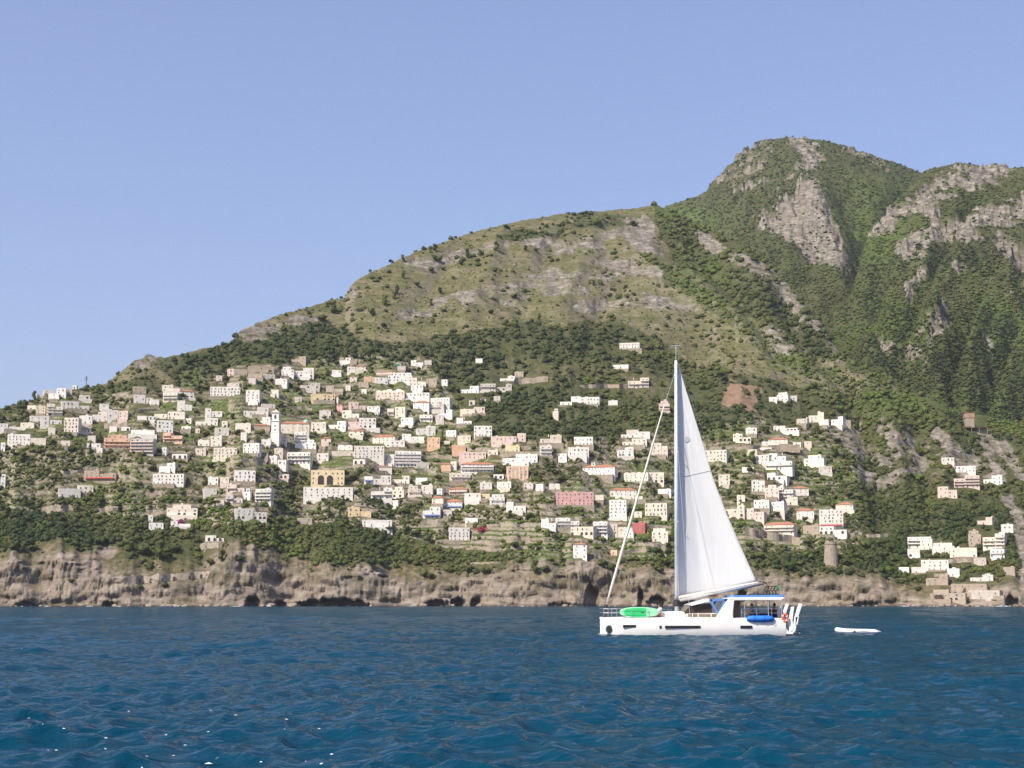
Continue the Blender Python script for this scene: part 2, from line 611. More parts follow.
px = px + wob * 26 + wob2 * 12; py = py + wob * 20 + wob2 * 12
isM, isR, isF = layer == 1, layer == 2, layer == 0
rock = np.zeros(px.shape)
face = poly([(797, 178), (818, 179), (832, 205), (836, 232), (852, 262), (850, 276), (838, 268), (826, 262), (806, 262), (792, 240), (764, 232), (750, 222), (772, 210), (788, 190)])
summit = poly([(712, 184), (722, 166), (742, 148), (765, 140), (775, 142), (772, 160), (762, 170), (745, 178), (725, 186)])
mr = np.maximum(face * 0.98, summit * 0.62)
mr = np.maximum(mr, band([(795, 142), (812, 150), (800, 165)], 9) * 0.75)
mr = np.maximum(mr, band([(850, 152), (880, 163), (889, 170)], 5) * 0.55)
mr = np.maximum(mr, blob(853, 178, 9, 6) * 0.5); mr = np.maximum(mr, band([(735, 192), (760, 188), (775, 184)], 4) * 0.5)
rr = np.maximum(band([(872, 232), (892, 220), (908, 206)], 9), band([(922, 198), (945, 183), (975, 176), (1000, 168)], 11))
rr = np.maximum(rr, band([(905, 250), (930, 236), (955, 228)], 9)); rr = np.maximum(rr, band([(965, 232), (990, 216), (1030, 205)], 12))
rr = np.maximum(rr, band([(918, 208), (938, 215), (932, 225)], 7) * 0.85)
rr = np.maximum(rr, band([(1003, 240), (1012, 255), (1030, 262)], 11) * 0.9)
rr = np.maximum(rr, band([(922, 272), (918, 290), (908, 298)], 7) * 0.85); rr = np.maximum(rr, band([(955, 262), (962, 270)], 5) * 0.8)
rr = np.maximum(rr, band([(940, 305), (937, 330), (930, 342)], 6) * 0.85); rr = np.maximum(rr, band([(884, 345), (898, 352), (915, 352)], 7) * 0.8)
rr = np.maximum(rr, band([(982, 330), (990, 350)], 5) * 0.6); rr = np.maximum(rr, band([(970, 385), (995, 378)], 4) * 0.5)
rr = np.maximum(rr, blob(1000, 290, 25, 20) * 0.45)
mrr = np.maximum(mr * ~isR, rr * ~isM)
mrr = np.maximum(mrr, np.maximum(face, 0) * (~isF) * 0.9)
rf = np.maximum(poly([(628, 226), (648, 216), (662, 232), (664, 252), (650, 256), (630, 246)]) * 0.95, 0)
for b in [((545, 290), (590, 278), (640, 270)), ((470, 292), (520, 284), (560, 276)), ((600, 262), (640, 268), (660, 276)), ((400, 312), (460, 300), (520, 296)), ((560, 252), (600, 246), (630, 232)),
          ((410, 262), (450, 256), (490, 244)), ((580, 305), (640, 300), (690, 306)), ((500, 250), (530, 242), (560, 246))]:
    rf = np.maximum(rf, band(b, 7) * 0.74)
rf = np.maximum(rf, blob(258, 328, 26, 9) * 1.25); rf = np.maximum(rf, blob(305, 318, 26, 8) * 0.95); rf = np.maximum(rf, blob(350, 290, 12, 12) * 0.8); rf = np.maximum(rf, blob(150, 362, 22, 10) * .6)
for b in [((735, 258), (760, 270), (790, 290)), ((780, 290), (800, 310), (798, 325)), ((770, 330), (790, 345), (785, 350)), ((820, 330), (845, 345), (855, 352)), ((700, 238), (720, 250)), ((805, 300), (830, 310)), ((835, 350), (845, 362))]:
    rf = np.maximum(rf, band(b, 8) * 0.72)
for b in [((835, 430), (850, 440), (860, 452)), ((880, 425), (892, 440), (885, 460)), ((905, 440), (915, 462)), ((945, 440), (960, 455), (948, 460)), ((985, 435), (995, 450), (990, 475)), ((1005, 450), (1020, 470)), ((865, 475), (880, 488)), ((1008, 500), (1020, 540), (1024, 580)), ((890, 480), (905, 470)), ((870, 450), (880, 458)), ((960, 468), (975, 460))]:
    rf = np.maximum(rf, band(b, 9) * 0.8)
rf = np.maximum(rf, blob(900, 450, 80, 35) * 0.42)
py_c = np.interp(px, *(lambda c: (c[:, 0], c[:, 1]))(np.array([(-300, 558), (0, 556), (60, 550), (110, 570), (200, 570), (232, 546), (262, 546), (300, 560), (340, 566), (400, 573), (470, 568), (540, 564), (600, 560), (660, 566), (720, 566), (800, 572), (840, 566), (900, 584), (960, 570), (1024, 560), (1320, 560)], float)))
coast = (1 - sstep(-5, 14, D - shore - dc - 7 + (wob * 44 + wob2 * 22))) * isF
coast = np.maximum(coast, sstep(0.55, 0.8, blob(100, 548, 22, 10)) * 0.8 * isF); coast = np.maximum(coast, sstep(0.5, 0.8, blob(250, 552, 16, 9)) * isF)
rf = np.maximum(rf, coast)
rock = np.where(isF, rf, mrr)
grain = fbm(sx / 30, sy / 30 + Z / 14, 51, 5, 0.6) - 0.5
fine = fbm(sx / 7, sy / 9 + Z / 5, 52, 4, 0.65) - 0.5
rock = sstep(0.40, 0.66, rock + grain * 1.05 + fine * 0.75 - 0.07) * land
rock = np.maximum(rock, coast * ashore * np.clip(0.86 + grain * 2.4 + fine * 1.8, 0.15, 1))
dryline = np.interp(px, [0, 100, 200, 260, 310, 340, 365, 400, 450, 500, 560, 620, 660, 700, 740, 800, 850], [0, 385, 345, 322, 316, 322, 343, 346, 334, 322, 316, 322, 336, 350, 372, 385, 395])
dry = (1 - sstep(-8, 10, py - dryline)) * isF * (1 - sstep(0, 26, (sl - py) * sstep(630, 700, px)) * sstep(620, 680, px))
dry = np.maximum(dry, poly([(676, 300), (720, 312), (765, 352), (760, 380), (700, 372), (664, 345)]) * 0.75 * isF)
dry = np.maximum(dry, poly([(720, 250), (775, 285), (800, 330), (820, 365), (790, 340), (740, 300)]) * 0.38 * isF)
dry = np.maximum(dry, blob(150, 362, 28, 14) * 1.1 * isF)
soil = poly([(733, 385), (762, 387), (759, 398), (756, 417), (738, 410), (722, 413), (728, 398)]) * isF
soil = soil * sstep(0.32, 0.5, fbm(sx / 9, sy / 9, 58, 3) + 0.12 * vnoise(sx / 3, sy / 3, 59))
lush = np.zeros(px.shape)
for c in [(280, 394, 45, 8), (225, 401, 10, 12), (592, 487, 30, 8), (505, 532, 50, 5), (550, 552, 30, 12), (135, 468, 24, 5), (365, 441, 15, 4), (300, 470, 18, 8), (420, 432, 15, 4), (210, 452, 12, 4), (330, 462, 20, 3), (700, 275, 22, 10), (745, 330, 20, 10), (790, 362, 18, 8), (870, 230, 45, 40), (900, 330, 30, 30), (1000, 330, 30, 30), (900, 405, 30, 12), (970, 400, 60, 12), (690, 218, 40, 10), (915, 330, 40, 20), (745, 505, 8, 4), (600, 510, 12, 5), (145, 450, 6, 5)]:
    lush = np.maximum(lush, blob(*c))
lush = np.maximum(lush, band(list(map(tuple, SPUR_PX[1:])), 9) * 0.5)
# how densely wooded: 0..1
lush = np.maximum(lush, 0)
vil = poly([(0, 408), (60, 388), (110, 392), (200, 372), (290, 360), (420, 358), (450, 395), (470, 440), (560, 442), (640, 430), (700, 430), (760, 420), (860, 420), (860, 530), (840, 560), (700, 560), (560, 560), (440, 545), (300, 520), (200, 520), (0, 510)])
wood = np.where(isF, 0.72, 0.92)
wood = np.where(isF & (dry > 0.4), 0.27, wood)
wood = np.where(isF & (vil > 0.5), 0.6, wood)
for (cx, cy, rx, ry, v) in [(50, 468, 60, 18, 1), (35, 425, 12, 10, .9), (60, 442, 30, 8, 1), (20, 412, 18, 10, 1), (100, 395, 18, 10, .9), (30, 525, 45, 18, .85), (130, 545, 90, 18, .8), (90, 504, 50, 6, 1), (215, 508, 30, 8, 1), (290, 487, 22, 22, 1), (330, 535, 55, 16, 1), (385, 510, 25, 14, .9), (500, 410, 45, 14, .95), (560, 428, 70, 12, .95),
        (600, 395, 60, 12, .8), (640, 465, 12, 8, .8), (855, 485, 40, 40, .95), (870, 555, 50, 16, 1), (800, 562, 24, 12, 1), (900, 505, 40, 25, .9), (665, 560, 18, 12, 1), (610, 562, 14, 12, 1), (430, 560, 60, 10, .75), (500, 566, 60, 8, .9), (240, 545, 20, 12, .5), (450, 460, 18, 5, .8), (500, 476, 16, 6, .8), (760, 470, 20, 6, .7), (735, 490, 22, 8, .9), (740, 525, 20, 8, .7), (1000, 510, 30, 14, .8), (935, 470, 25, 20, .6), (690, 400, 40, 30, .75), (350, 350, 150, 10, .74), (270, 350, 80, 16, .9), (560, 370, 90, 14, .6), (430, 352, 60, 10, .55), (650, 385, 30, 20, .55), (200, 365, 50, 10, .7), (530, 235, 40, 8, .95), (590, 222, 50, 7, .7), (650, 222, 20, 6, .6), (420, 270, 40, 18, .12), (700, 262, 30, 22, .85), (745, 285, 40, 30, .62), (800, 345, 45, 25, .7), (690, 225, 40, 14, .95), (880, 390, 50, 14, .85), (700, 330, 40, 25, .34), (60, 560, 120, 8, .6), (480, 560, 160, 8, .9), (300, 540, 120, 14, .85), (760, 565, 60, 8, .7), (345, 302, 40, 10, .4), (540, 345, 140, 16, .75)]:
    m = sstep(0.35, 0.6, blob(cx, cy, rx, ry)) * isF
    wood = wood * (1 - m) + v * m
spurband = band(list(map(tuple, SPUR_PX[1:])), 8) * isF
wood = np.maximum(wood, spurband * 0.92)
wood = np.where(isF, wood * (1 - coast * (0.9 - 0.62 * sstep(.46, .58, fbm(sx / 24, sy / 24 + Z / 20, 57, 3)) * sstep(6, 16, Z))), wood)
wood = wood * (1 - np.where(isF, 0.85, 0.72) * rock) * (1 - soil) * (1 - 0.6 * sstep(0.4, 0.7, lush) * isF * np.clip(vil + (dry > 0.4), 0, 1) * (1 - spurband))
wood = wood * land
lush = np.clip(lush + 0.75 * vil * isF * sstep(.46, .60, fbm(sx / 34, sy / 34, 66, 4)) * (1 - rock), 0, 1)
px, py = px0, py0

# ---------------------------------------------------------------- terraces cut in the slope, rock relief, sea caves
step = 5.2
u = Z / step + 2.6 * (fbm(sx / 55, sy / 55, 61, 3) - 0.5)
q = np.floor(u) + sstep(0.5, 1.0, u - np.floor(u))
tw = np.clip(vil * 0.8 + (dry > 0.4) * 0.35 * isF, 0, 0.8) * (1 - rock) * sstep(5, 40, D - shore - dc)
Z = Z + (q - u) * step * tw
s2 = 26.0
u = Z / s2 + 1.4 * (fbm(sx / 120, sy / 120, 62, 3) - 0.5)
q = np.floor(u) + sstep(0.45, 0.95, u - np.floor(u))
Z = Z + (q - u) * s2 * rock * np.where(isF, 0.3, 0.9) * (1 - coast)
rb = ridged(sx / 26, sy / 26 + Z / 20, 71, 4) - 0.6
Z = Z + rock * (1 - coast) * rb * np.where(isF, 10, 34)
cl = coast * isF
sh_ = (fbm(sx / 26, Z / 11, 81, 4) - 0.5) * 11 + (ridged(sx / 10, Z / 5.5, 82, 4) - 0.6) * 9 + (ridged(sx / 20 + Z / 30, Z / 3.2 + sx / 45, 84, 4) - .6) * 6.5 + (fbm(sx / 70, Z / 60, 83, 2) - .5) * 8
Dd = D + cl * sh_ * sstep(-1, 5, Z)
dcave = np.zeros(px.shape)
for (cx, hw, hh, dep) in CAVES:
    wv = np.clip(1 - ((px - cx) / hw) ** 2, 0, 1) ** 0.6
    top = hh * (0.35 + 0.65 * wv) * (0.6 + 0.8 * fbm(px / 6, px * 0, int(cx), 3))
    w = wv * (1 - sstep(top * 0.82, top, Z)) * sstep(0.0, 0.15, wv)
    dcave = np.maximum(dcave, dep * w * (Z > -3) * (D < shore + 45))
Dd = Dd + dcave
X = np.sin(A) * Dd; Y = np.cos(A) * Dd
Z = np.where(Z < -8, np.maximum(Z, -8 - 0.0 * Z), Z)
tint = fbm(sx / 140, sy / 140, 91, 4)

def grid_faces(n, m):
    i, j = np.meshgrid(np.arange(n - 1), np.arange(m - 1), indexing='ij')
    b = i * m + j
    return np.stack([b, b + m, b + m + 1, b + 1], -1).reshape(-1, 4)
def hill_material():
    m, nt, b = mat('hillside_ground')
    def attr(n):
        a = N(nt, 'ShaderNodeAttribute'); a.attribute_name = n; return a.outputs['Fac']
    geo = N(nt, 'ShaderNodeNewGeometry')
    pos = geo.outputs['Position']
    sep = N(nt, 'ShaderNodeSeparateXYZ'); L(nt, geo.outputs['Normal'], sep.inputs[0])
    n1 = noise(nt, 0.035, 6, 0.65, pos); n2 = noise(nt, 0.16, 5, 0.65, pos); n3 = noise(nt, 0.5, 4, 0.6, pos)
    gr = ramp(nt, [(0.3, (0.056, 0.056, 0.024)), (0.47, (0.095, 0.085, 0.042)), (0.58, (0.17, 0.135, 0.085)), (0.68, (0.23, 0.185, 0.125))]); L(nt, n2, gr.inputs[0])
    dr_ = ramp(nt, [(0.33, (0.052, 0.066, 0.021)), (0.46, (0.090, 0.096, 0.036)), (0.53, (0.125, 0.115, 0.054)), (0.66, (0.225, 0.192, 0.135))]); 
    mb = N(nt, 'ShaderNodeMapping'); mb.inputs['Scale'].default_value = (0.012, 0.012, 0.16); L(nt, pos, mb.inputs[0]); nb = noise(nt, 1.0, 5, 0.6, mb.outputs[0])
    L(nt, mth(nt, 'ADD', mth(nt, 'MULTIPLY', n1, 0.30), mth(nt, 'ADD', mth(nt, 'MULTIPLY', n2, 0.40), mth(nt, 'MULTIPLY', nb, 0.32))), dr_.inputs[0])
    lu = ramp(nt, [(0.3, (0.055, 0.085, 0.02)), (0.7, (0.095, 0.125, 0.03))]); L(nt, n2, lu.inputs[0])
    mp = N(nt, 'ShaderNodeMapping'); mp.inputs['Scale'].default_value = (0.6, 0.6, 2.2); L(nt, pos, mp.inputs[0])
    ns = noise(nt, 0.11, 7, 0.7, mp.outputs[0])
    rk = ramp(nt, [(0.28, (0.060, 0.050, 0.043)), (0.42, (0.140, 0.120, 0.104)), (0.55, (0.245, 0.217, 0.188)), (0.73, (0.385, 0.352, 0.312))]); L(nt, ns, rk.inputs[0])
    rkc = mixc(nt, mth(nt, 'MULTIPLY', attr('coast'), mth(nt, 'MULTIPLY', n1, 0.75)), rk.outputs[0], (0.29, 0.225, 0.165))
    st = ramp(nt, [(0.3, (0.20, 0.165, 0.125)), (0.7, (0.36, 0.31, 0.25))]); L(nt, n3, st.inputs[0])
    so = ramp(nt, [(0.3, (0.17, 0.11, 0.07)), (0.7, (0.24, 0.165, 0.11))]); L(nt, n2, so.inputs[0])
    c = mixc(nt, attr('dry'), gr.outputs[0], dr_.outputs[0])
    wd = ramp(nt, [(0.3, (0.036, 0.048, 0.018)), (0.52, (0.064, 0.070, 0.026)), (0.7, (0.100, 0.093, 0.042))]); L(nt, mth(nt, 'MULTIPLY_ADD', n1, 0.5, mth(nt, 'MULTIPLY', n2, 0.5)), wd.inputs[0])
    c = mixc(nt, N_range(nt, attr('wood'), 0.25, 0.75), c, wd.outputs[0])
    c = mixc(nt, attr('lush'), c, lu.outputs[0])
    c = mixc(nt, attr('soil'), c, so.outputs[0])
    steep = mth(nt, 'MULTIPLY', N_range(nt, sep.outputs['Z'], 0.80, 0.66), attr('terrace'), clamp=True)
    c = mixc(nt, mth(nt, 'MULTIPLY', steep, 0.85), c, st.outputs[0])
    # plants growing in rock ledges
    led = mth(nt, 'MULTIPLY', N_range(nt, noise(nt, 0.13, 6, 0.75, pos), 0.49, 0.60), 0.85)
    led = mth(nt, 'MULTIPLY', led, mth(nt, 'MULTIPLY_ADD', attr('coast'), -0.55, 0.85), clamp=True)
    rkg = mixc(nt, led, rkc, (0.075, 0.08, 0.035))
    c = mixc(nt, attr('rock'), c, rkg)
    # wet dark band at the waterline
    sz = N(nt, 'ShaderNodeSeparateXYZ'); L(nt, pos, sz.inputs[0])
    wet = mth(nt, 'MULTIPLY', N_range(nt, mth(nt, 'ADD', sz.outputs['Z'], mth(nt, 'MULTIPLY', n2, 2.0)), 3.2, 1.4), 0.75, clamp=True)
    c = mixc(nt, wet, c, (0.045, 0.035, 0.028))
    L(nt, c, b.inputs['Base Color'])
    b.inputs['Roughness'].default_value = 0.95; b.inputs['Specular IOR Level'].default_value = 0.15
    bn = N(nt, 'ShaderNodeBump'); bn.inputs['Strength'].default_value = 0.7; bn.inputs['Distance'].default_value = 2.0
    hb = mth(nt, 'ADD', n3, mth(nt, 'MULTIPLY', ns, 1.5)); L(nt, hb, bn.inputs['Height']); L(nt, bn.outputs[0], b.inputs['Normal'])
    return m
def N_range(nt, v, a, b):
    n = N(nt, 'ShaderNodeMapRange'); n.clamp = True
    n.inputs['From Min'].default_value = a; n.inputs['From Max'].default_value = b
    n.inputs['To Min'].default_value = 0; n.inputs['To Max'].default_value = 1
    L(nt, v, n.inputs['Value']); return n.outputs[0]
# ground lookup: where a line of sight first meets the slope
EG = (Z - HC) / np.hypot(X, Y)
EG = np.where(Z < 0.2, -1.0, EG)
def ground(gx, gy):
    a, e = ang(gx, gy)
    i = int(np.clip(round((float(a) - AZ[0]) / (AZ[1] - AZ[0])), 0, NA - 1))
    j = int(np.argmax(EG[i] >= e))
    if EG[i, j] < e: j = int(np.argmax(EG[i] * (DS < 2450)))
    d = math.hypot(X[i, j], Y[i, j])
    return math.sin(a) * d, math.cos(a) * d, float(Z[i, j]), d

# small outbuildings that fill the gaps in the denser quarters
_r = random.Random(23); _ex = [[float(v) for v in l.split()[:4]] for l in (HOUSES + MARKS).strip().splitlines() if l.strip()]
_add = []; _t = 0
while len(_add) < 36 and _t < 20000:
    _t += 1; a = _r.choice(_ex); w = _r.randint(6, 11); h = _r.randint(4, 8); x = round(a[0] + _r.uniform(-18, 18)); y = round(a[3] + _r.uniform(-13, 13))
    if not (3 < x < 1010 and 372 < y < 532) or 664 < x + w and x < 704: continue
    if any(x < b[1] + 1 and x + w > b[0] - 1 and y - h < b[3] + 1 and y > b[2] - 1 for b in _ex): continue
    if sum(abs(b[0] - x) < 40 and abs(b[3] - y) < 25 for b in _ex) < 9: continue
    _ex.append([x, x + w, y - h, y]); _add.append(f"{x} {x + w} {y - h} {y} {_r.choice('wwwcccpsg')} {_r.choice('ffffft')} {_r.choice(['n', '-', '-', 'a'])}")
HOUSES = HOUSES.strip() + chr(10) + chr(10).join(_add)
# level a platform into the slope for every building
BASES = {}
def spec(l):
    a = l.split('|')[0].split(); return [float(v) for v in a[:4]] + a[4:7]
SPECS = [tuple(spec(l)[:4]) for l in (HOUSES + MARKS).strip().splitlines() if l.strip()] + [(271, 278.5, 411, 443), (824.5, 838, 543, 566), (965, 975, 413, 427), (963, 987, 424, 432), (393, 400, 364, 369)]
for s_ in SPECS:
    BASES[s_] = ground((s_[0] + s_[1]) / 2, s_[3] - 0.3)
for s_ in sorted(SPECS, key=lambda q: q[3]):
    gx, gy, gz, d = BASES[s_]; sc_ = d / F; hw = (s_[1] - s_[0]) / 2 * sc_ + 1.2; az = math.atan2(gx, gy)
    i0 = max(0, int((az - hw / d - AZ[0]) / (AZ[1] - AZ[0])) - 2); i1 = min(NA, int((az + hw / d - AZ[0]) / (AZ[1] - AZ[0])) + 4)
    lx = (X[i0:i1] - gx) * math.cos(az) - (Y[i0:i1] - gy) * math.sin(az); ly = (X[i0:i1] - gx) * math.sin(az) + (Y[i0:i1] - gy) * math.cos(az)
    inside = (np.abs(lx) < hw) & (ly > -9) & (ly < 4.5)
    lim = gz + np.where(ly < -1, (ly + 1) * 0.12, 0.05)
    Z[i0:i1] = np.where(inside, np.minimum(Z[i0:i1], lim), Z[i0:i1])
EG = (Z - HC) / np.hypot(X, Y); EG = np.where(Z < 0.2, -1.0, EG)
HV = np.stack([X, Y, Z], -1).reshape(-1, 3)
me = big_mesh('hillside', HV, grid_faces(NA, ND), [hill_material()], True,
              dict(rock=rock, dry=dry, lush=np.clip(lush, 0, 1) * (1 - 0.3 * dry), soil=soil, coast=cl, terrace=tw / 0.8, wood=wood))
tag(link('hillside', me), kind='structure')
# ================================================================ the village
PAL = dict(w=(0.76, 0.735, 0.68), c=(0.74, 0.67, 0.56), p=(0.72, 0.59, 0.52), P=(0.68, 0.41, 0.40), o=(0.72, 0.48, 0.33), r=(0.45, 0.12, 0.10), y=(0.74, 0.60, 0.37), s=(0.42, 0.35, 0.27), g=(0.56, 0.52, 0.47))
CNAME = dict(w='white', c='cream', p='pale pink', P='pink', o='orange', r='red', y='ochre', s='bare stone', g='grey')
WALL = {k: plain('plaster_' + CNAME[k].replace(' ', '_'), v, 0.85, 0.22, 0.30, obvar=0.18) for k, v in PAL.items()}
def tile_mat():
    m, nt, b = mat('terracotta_tiles')
    tc = N(nt, 'ShaderNodeTexCoord'); w = N(nt, 'ShaderNodeTexWave'); w.inputs['Scale'].default_value = 2.2; w.inputs['Distortion'].default_value = 1.0
    L(nt, tc.outputs['Object'], w.inputs['Vector'])
    r = ramp(nt, [(0.25, (0.30, 0.12, 0.065)), (0.75, (0.47, 0.21, 0.12))]); L(nt, noise(nt, 0.9, 5, 0.65), r.inputs[0])
    L(nt, mixc(nt, 0.25, r.outputs[0], w.outputs['Color'], 'MULTIPLY'), b.inputs['Base Color']); b.inputs['Roughness'].default_value = 0.9
    return m
TILE = tile_mat()
ROOFG = plain('flat_roof_screed', (0.52, 0.47, 0.41), 0.9, 0.25, 0.5, obvar=0.2)
GLASS = plain('dark_window', (0.07, 0.062, 0.055), 0.25, 0.3, 2.0, obvar=0.1)
SHUT = [GLASS, plain('green_shutter', (0.045, 0.075, 0.05), 0.6, 0.2), plain('brown_shutter', (0.10, 0.06, 0.04), 0.6, 0.2), plain('grey_shutter', (0.12, 0.13, 0.14), 0.6, 0.2)]
SHADE = plain('opening_shade', (0.05, 0.042, 0.036), 0.9, 0.3)  # dark colour painted in for the shade inside the arches
STONE = plain('dry_stone_wall', (0.34, 0.29, 0.225), 0.95, 0.35, 0.5, obvar=0.15, bump=0.4)
RED = plain('red_canvas', (0.42, 0.06, 0.045), 0.8, 0.15); BLUE = plain('blue_canvas', (0.10, 0.16, 0.36), 0.8, 0.15); GREENC = plain('green_netting', (0.02, 0.22, 0.14), 0.8, 0.2)
COPPER = plain('copper_green_dome', (0.26, 0.42, 0.32), 0.6, 0.2); FRAME = plain('white_frame', (0.75, 0.73, 0.7), 0.7, 0.08)
WOODM = plain('weathered_timber', (0.14, 0.10, 0.07), 0.85, 0.25)

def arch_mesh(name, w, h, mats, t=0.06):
    """an arched opening, its shade painted as a flat dark panel, in a thin raised surround"""
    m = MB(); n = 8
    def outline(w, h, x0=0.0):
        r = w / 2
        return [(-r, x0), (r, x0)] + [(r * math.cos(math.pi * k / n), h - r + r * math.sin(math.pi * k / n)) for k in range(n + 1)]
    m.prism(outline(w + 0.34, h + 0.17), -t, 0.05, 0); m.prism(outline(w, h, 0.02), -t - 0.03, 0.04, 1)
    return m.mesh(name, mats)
def win_mesh(name, w, h, mats):
    m = MB(); m.box(-w / 2 - .1, w / 2 + .1, -0.05, 0.05, -.1, h + .1, 0); m.box(-w / 2, w / 2, -0.10, 0.04, 0, h, 1); m.box(-w / 2 - .2, w / 2 + .2, -0.2, 0.04, -.2, -.12, 0)
    return m.mesh(name, mats)
WIN = [win_mesh('window', 1.15, 1.6, [FRAME, s]) for s in SHUT] ; WINT = [win_mesh('tall_window', 1.25, 2.25, [FRAME, s]) for s in SHUT]
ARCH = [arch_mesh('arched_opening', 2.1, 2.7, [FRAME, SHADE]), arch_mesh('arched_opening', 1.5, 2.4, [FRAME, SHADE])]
DOOR = win_mesh('door', 1.2, 2.2, [FRAME, SHUT[2]])
def put(name, me, parent, loc, rz=0, sc=(1, 1, 1)):
    o = bpy.data.objects.new(name, me); COL.objects.link(o); o.parent = parent; o.location = loc; o.rotation_euler = (0, 0, rz); o.scale = sc
    return o
def vault(m, x0, x1, y0, y1, z, h, mi=0, n=8):
    for k in range(1):
        pts = [(x0 + (x1 - x0) * (0.5 - 0.5 * math.cos(math.pi * i / n)), z + h * math.sin(math.pi * i / n)) for i in range(n + 1)]
        m.prism(pts[::-1], y0, y1, mi)
def hip(m, x0, x1, y0, y1, z, h, ov=0.45, mi=0):
    x0 -= ov; x1 += ov; y0 -= ov; y1 += ov
    w, d = x1 - x0, y1 - y0; i = min(w, d) / 2 * 0.98
    if w >= d: a, b = (x0 + i, (y0 + y1) / 2, z + h), (x1 - i, (y0 + y1) / 2, z + h)
    else: a, b = ((x0 + x1) / 2, y0 + i, z + h), ((x0 + x1) / 2, y1 - i, z + h)
    vs = [(x0, y0, z), (x1, y0, z), (x1, y1, z), (x0, y1, z), a, b, (x0, y0, z + .14), (x1, y0, z + .14), (x1, y1, z + .14), (x0, y1, z + .14)]
    if w >= d: fs = [(6, 7, 5, 4), (7, 8, 5), (8, 9, 4, 5), (9, 6, 4)]
    else: fs = [(6, 7, 4), (7, 8, 5, 4), (8, 9, 5), (9, 6, 4, 5)]
    m.add(vs, fs + [(0, 3, 2, 1), (0, 1, 7, 6), (1, 2, 8, 7), (2, 3, 9, 8), (3, 0, 6, 9)], mi)

